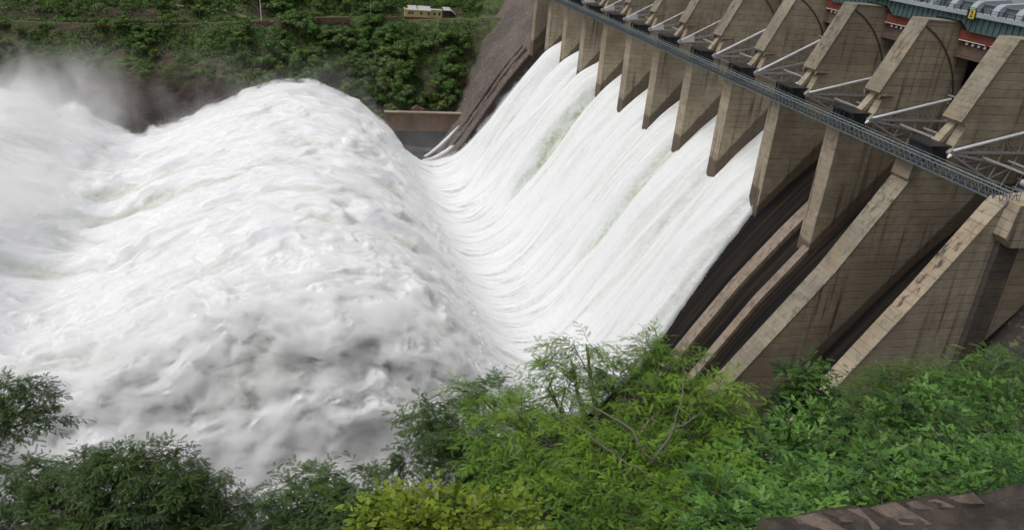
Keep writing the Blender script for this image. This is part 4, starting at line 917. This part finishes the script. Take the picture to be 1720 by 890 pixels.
# dense understorey leaves on the slope below everything (uncountable)
N = 26000; aa = np.radians(rng.uniform(14, 62, N)); d_ = 7.5 + rng.random(N)*14; x = np.sin(aa)*d_; y = np.cos(aa)*d_
z = -2.6 - np.interp(np.degrees(aa), [-22, 10, 22, 30, 38.5, 50, 60], [1.2, 1.2, 1.15, .98, .86, .66, .5])*(d_ - 2.2) + rng.random(N)*1.0
Vv, Ff = scatter(*SPR['broad'], np.stack([x, y, z], -1), rand_dirs(N)*[1, 1, .4], np.array([0, 0, 1.]) + rng.normal(0, .3, (N, 3)), .12 + .08*rng.random(N))
o = mesh_np('understorey', Vv, Ff, M['broadl'], None, False, {'tint': ('FACE', np.repeat(rng.random(N)*.6, len(SPR['broad'][1])))}); tag(o, 'dense low leafy undergrowth covering the near bank', None, None, 'stuff')

# ------------------------------------------------------------------ stone parapet
pw = empty('parapet', (2.2, 1.9, -2.5), 'old dark mortared stone parapet in the bottom right corner', 'wall')
zt = -1.835; n_ = 90; m_ = 40; x = np.linspace(1.50, 4.2, n_)
m, n, b = mat('dark_mortar'); g = G(n); P = g.pos(); a1 = g.noise(P, 6, 6, .7); a2 = g.noise(P, 25, 5, .7); a3 = g.noise(P, 2.2, 4)
col = g.mix(g.ramp(a1, .4, .65), (.03, .023, .018), (.075, .057, .043)); col = g.mix(g.ramp(a2, .62, .75), col, (.15, .11, .08)); col = g.mix(g.math('MULTIPLY', g.ramp(a3, .6, .7), .6), col, (.20, .085, .03))
g.setin(b.inputs['Base Color'], col); b.inputs['Roughness'].default_value = .95; g.setin(b.inputs['Normal'], g.bump(g.math('ADD', a1, a2), 1, .02)); M['mortar'] = m
m, n, b = mat('pinkish_cap_stone'); g = G(n); P = g.pos(); a1 = g.noise(P, 9, 6, .7)
g.setin(b.inputs['Base Color'], g.mix(g.ramp(a1, .4, .65), (.155, .12, .095), (.06, .046, .036))); b.inputs['Roughness'].default_value = .85; g.setin(b.inputs['Normal'], g.bump(a1, .8, .02)); M['capstone'] = m
yv = np.linspace(0, 1, m_); Xg, Yg = np.meshgrid(x, yv, indexing='ij')
yfar = 1.83 + .02*noise2(Xg*3, Xg*0, 161); yy_ = yfar - Yg*.62; zz_ = zt + .001 + .016*fbm(Xg*5, yy_*5, 4, 163) + .006*fbm(Xg*24, yy_*24, 3, 167) - .05*np.clip((Yg - .8)/.2, 0, 1)
V = np.stack([Xg, yy_, zz_], -1); Vb = V.copy(); Vb[..., 2] = -3.2; nV = n_*m_; idx = np.arange(nV).reshape(n_, m_)
ring = np.concatenate([idx[:, 0], idx[-1, 1:], idx[-2::-1, -1], idx[0, -2::-1]]); sk = np.stack([ring[:-1], ring[:-1] + nV, ring[1:] + nV, ring[1:]], -1)
mesh_np('wall_body', np.concatenate([V.reshape(-1, 3), Vb.reshape(-1, 3)]), np.concatenate([grid_faces(n_, m_), sk]), M['mortar'], pw, False).matrix_parent_inverse = Matrix.Translation(-pw.location)
xx_ = 1.62
while xx_ < 3.9:
    wdt = rng.uniform(.04, .12); ln = rng.uniform(.03, .12); yb__ = 1.815
    if rng.random() < .7:
        mb = MB(); q = [(xx_, yb__), (xx_ + wdt, yb__ + .008), (xx_ + wdt + rng.uniform(0, .07), yb__ - ln), (xx_ + wdt*.5, yb__ - ln*rng.uniform(.8, 1.1)), (xx_ + rng.uniform(.0, .05), yb__ - ln*.55)]
        zt_ = zt + .001 + rng.random()*.004
        mb.add([(a, b_, zt_ + rng.uniform(-.004, .004)) for a, b_ in q] + [(a, b_, zt - .05) for a, b_ in q], [(0, 1, 2, 3, 4), (9, 8, 7, 6, 5)] + [(i, i + 5, (i+1) % 5 + 5, (i+1) % 5) for i in range(5)])
        mb.build('cap_stone', M['capstone'], pw)
    xx_ += wdt + rng.uniform(.01, .06)
for q in ((2.25, 1.42, .10), (2.5, 1.38, .08), (2.05, 1.55, .03), (2.72, 1.5, .05), (2.9, 1.35, .12)):
    mb = MB(); mb.add([(q[0], q[1], zt + .02), (q[0] + q[2], q[1] - .02, zt + .02), (q[0] + q[2]*1.3, q[1] - q[2]*.6, zt + .015), (q[0] + q[2]*.5, q[1] - q[2]*.5, zt + .018), (q[0], q[1], zt - .04), (q[0] + q[2], q[1] - .02, zt - .04), (q[0] + q[2]*1.3, q[1] - q[2]*.6, zt - .04), (q[0] + q[2]*.5, q[1] - q[2]*.5, zt - .04)], [(0, 1, 2, 3), (0, 4, 5, 1), (1, 5, 6, 2), (2, 6, 7, 3), (3, 7, 4, 0)]); mb.build('cap_stone', M['capstone'], pw)

# ------------------------------------------------------------------ spray mist (volumes)
def mist(name, x0, x1, y0, y1, z0, z1, dens, scale, lo, hi, label, stretch=(1, 1, 1), power=1.0, fall='z'):
    mb = MB(); mb.box(x0, x1, y0, y1, z0, z1); m = bpy.data.materials.new(name); m.use_nodes = True; n = m.node_tree; n.nodes.remove(n.nodes['Principled BSDF']); g = G(n)
    gen = g.nd('ShaderNodeTexCoord').outputs['Generated']; gx, gy, gz = g.sep(gen); P = g.pos()
    def hat(c, p=2.0): # 1 in the centre, 0 on the faces
        return g.math('SUBTRACT', 1.0, g.math('POWER', g.math('ABSOLUTE', g.math('MULTIPLY_ADD', c, 2.0, -1.0)), p), clamp=True)
    f = g.math('MULTIPLY', g.math('MULTIPLY', hat(gx), hat(gy)), g.math('POWER', g.math('SUBTRACT', 1.0, gz, clamp=True), power) if fall == 'z' else hat(gz))
    nz_ = g.ramp(g.noise(g.vmul(P, stretch), scale, 4, .6, .6), lo, hi)
    v = g.nd('ShaderNodeVolumePrincipled'); v.inputs['Color'].default_value = (1, 1, 1, 1); v.inputs['Anisotropy'].default_value = 0
    g.setin(v.inputs['Density'], g.math('MULTIPLY', g.math('MULTIPLY', f, nz_), dens)); n.links.new(v.outputs[0], n.nodes['Material Output'].inputs['Volume'])
    o = mb.build(name, m); tag(o, label, None, None, 'stuff'); return o
mist('spray_mist', -190, -62, 150, 400, -116, -65, .42, .045, .40, .64, 'tall white spray cloud rising where the water falls at the left', (1, .6, .9), 1.5)
mist('spray_mist', -110, 45, 108, 176, -119, -82, .035, .05, .36, .68, 'grey spray hanging against the near flank of the leaping water', (1, 1, .8), .9)
mist('spray_mist', -70, 50, 352, 398, -117, -66, .045, .05, .42, .72, 'thin veil of spray drifting in front of the dark cliff', (1, .7, .8), 1.2)
mist('spray_mist', 30, 84, 335, 394, -117, -92, .012, .06, .3, .7, 'faint mist over the dark pool by the training wall', (1, 1, 1), .8)
print('verts', sum(len(o.data.vertices) for o in C.objects if o.type == 'MESH'))
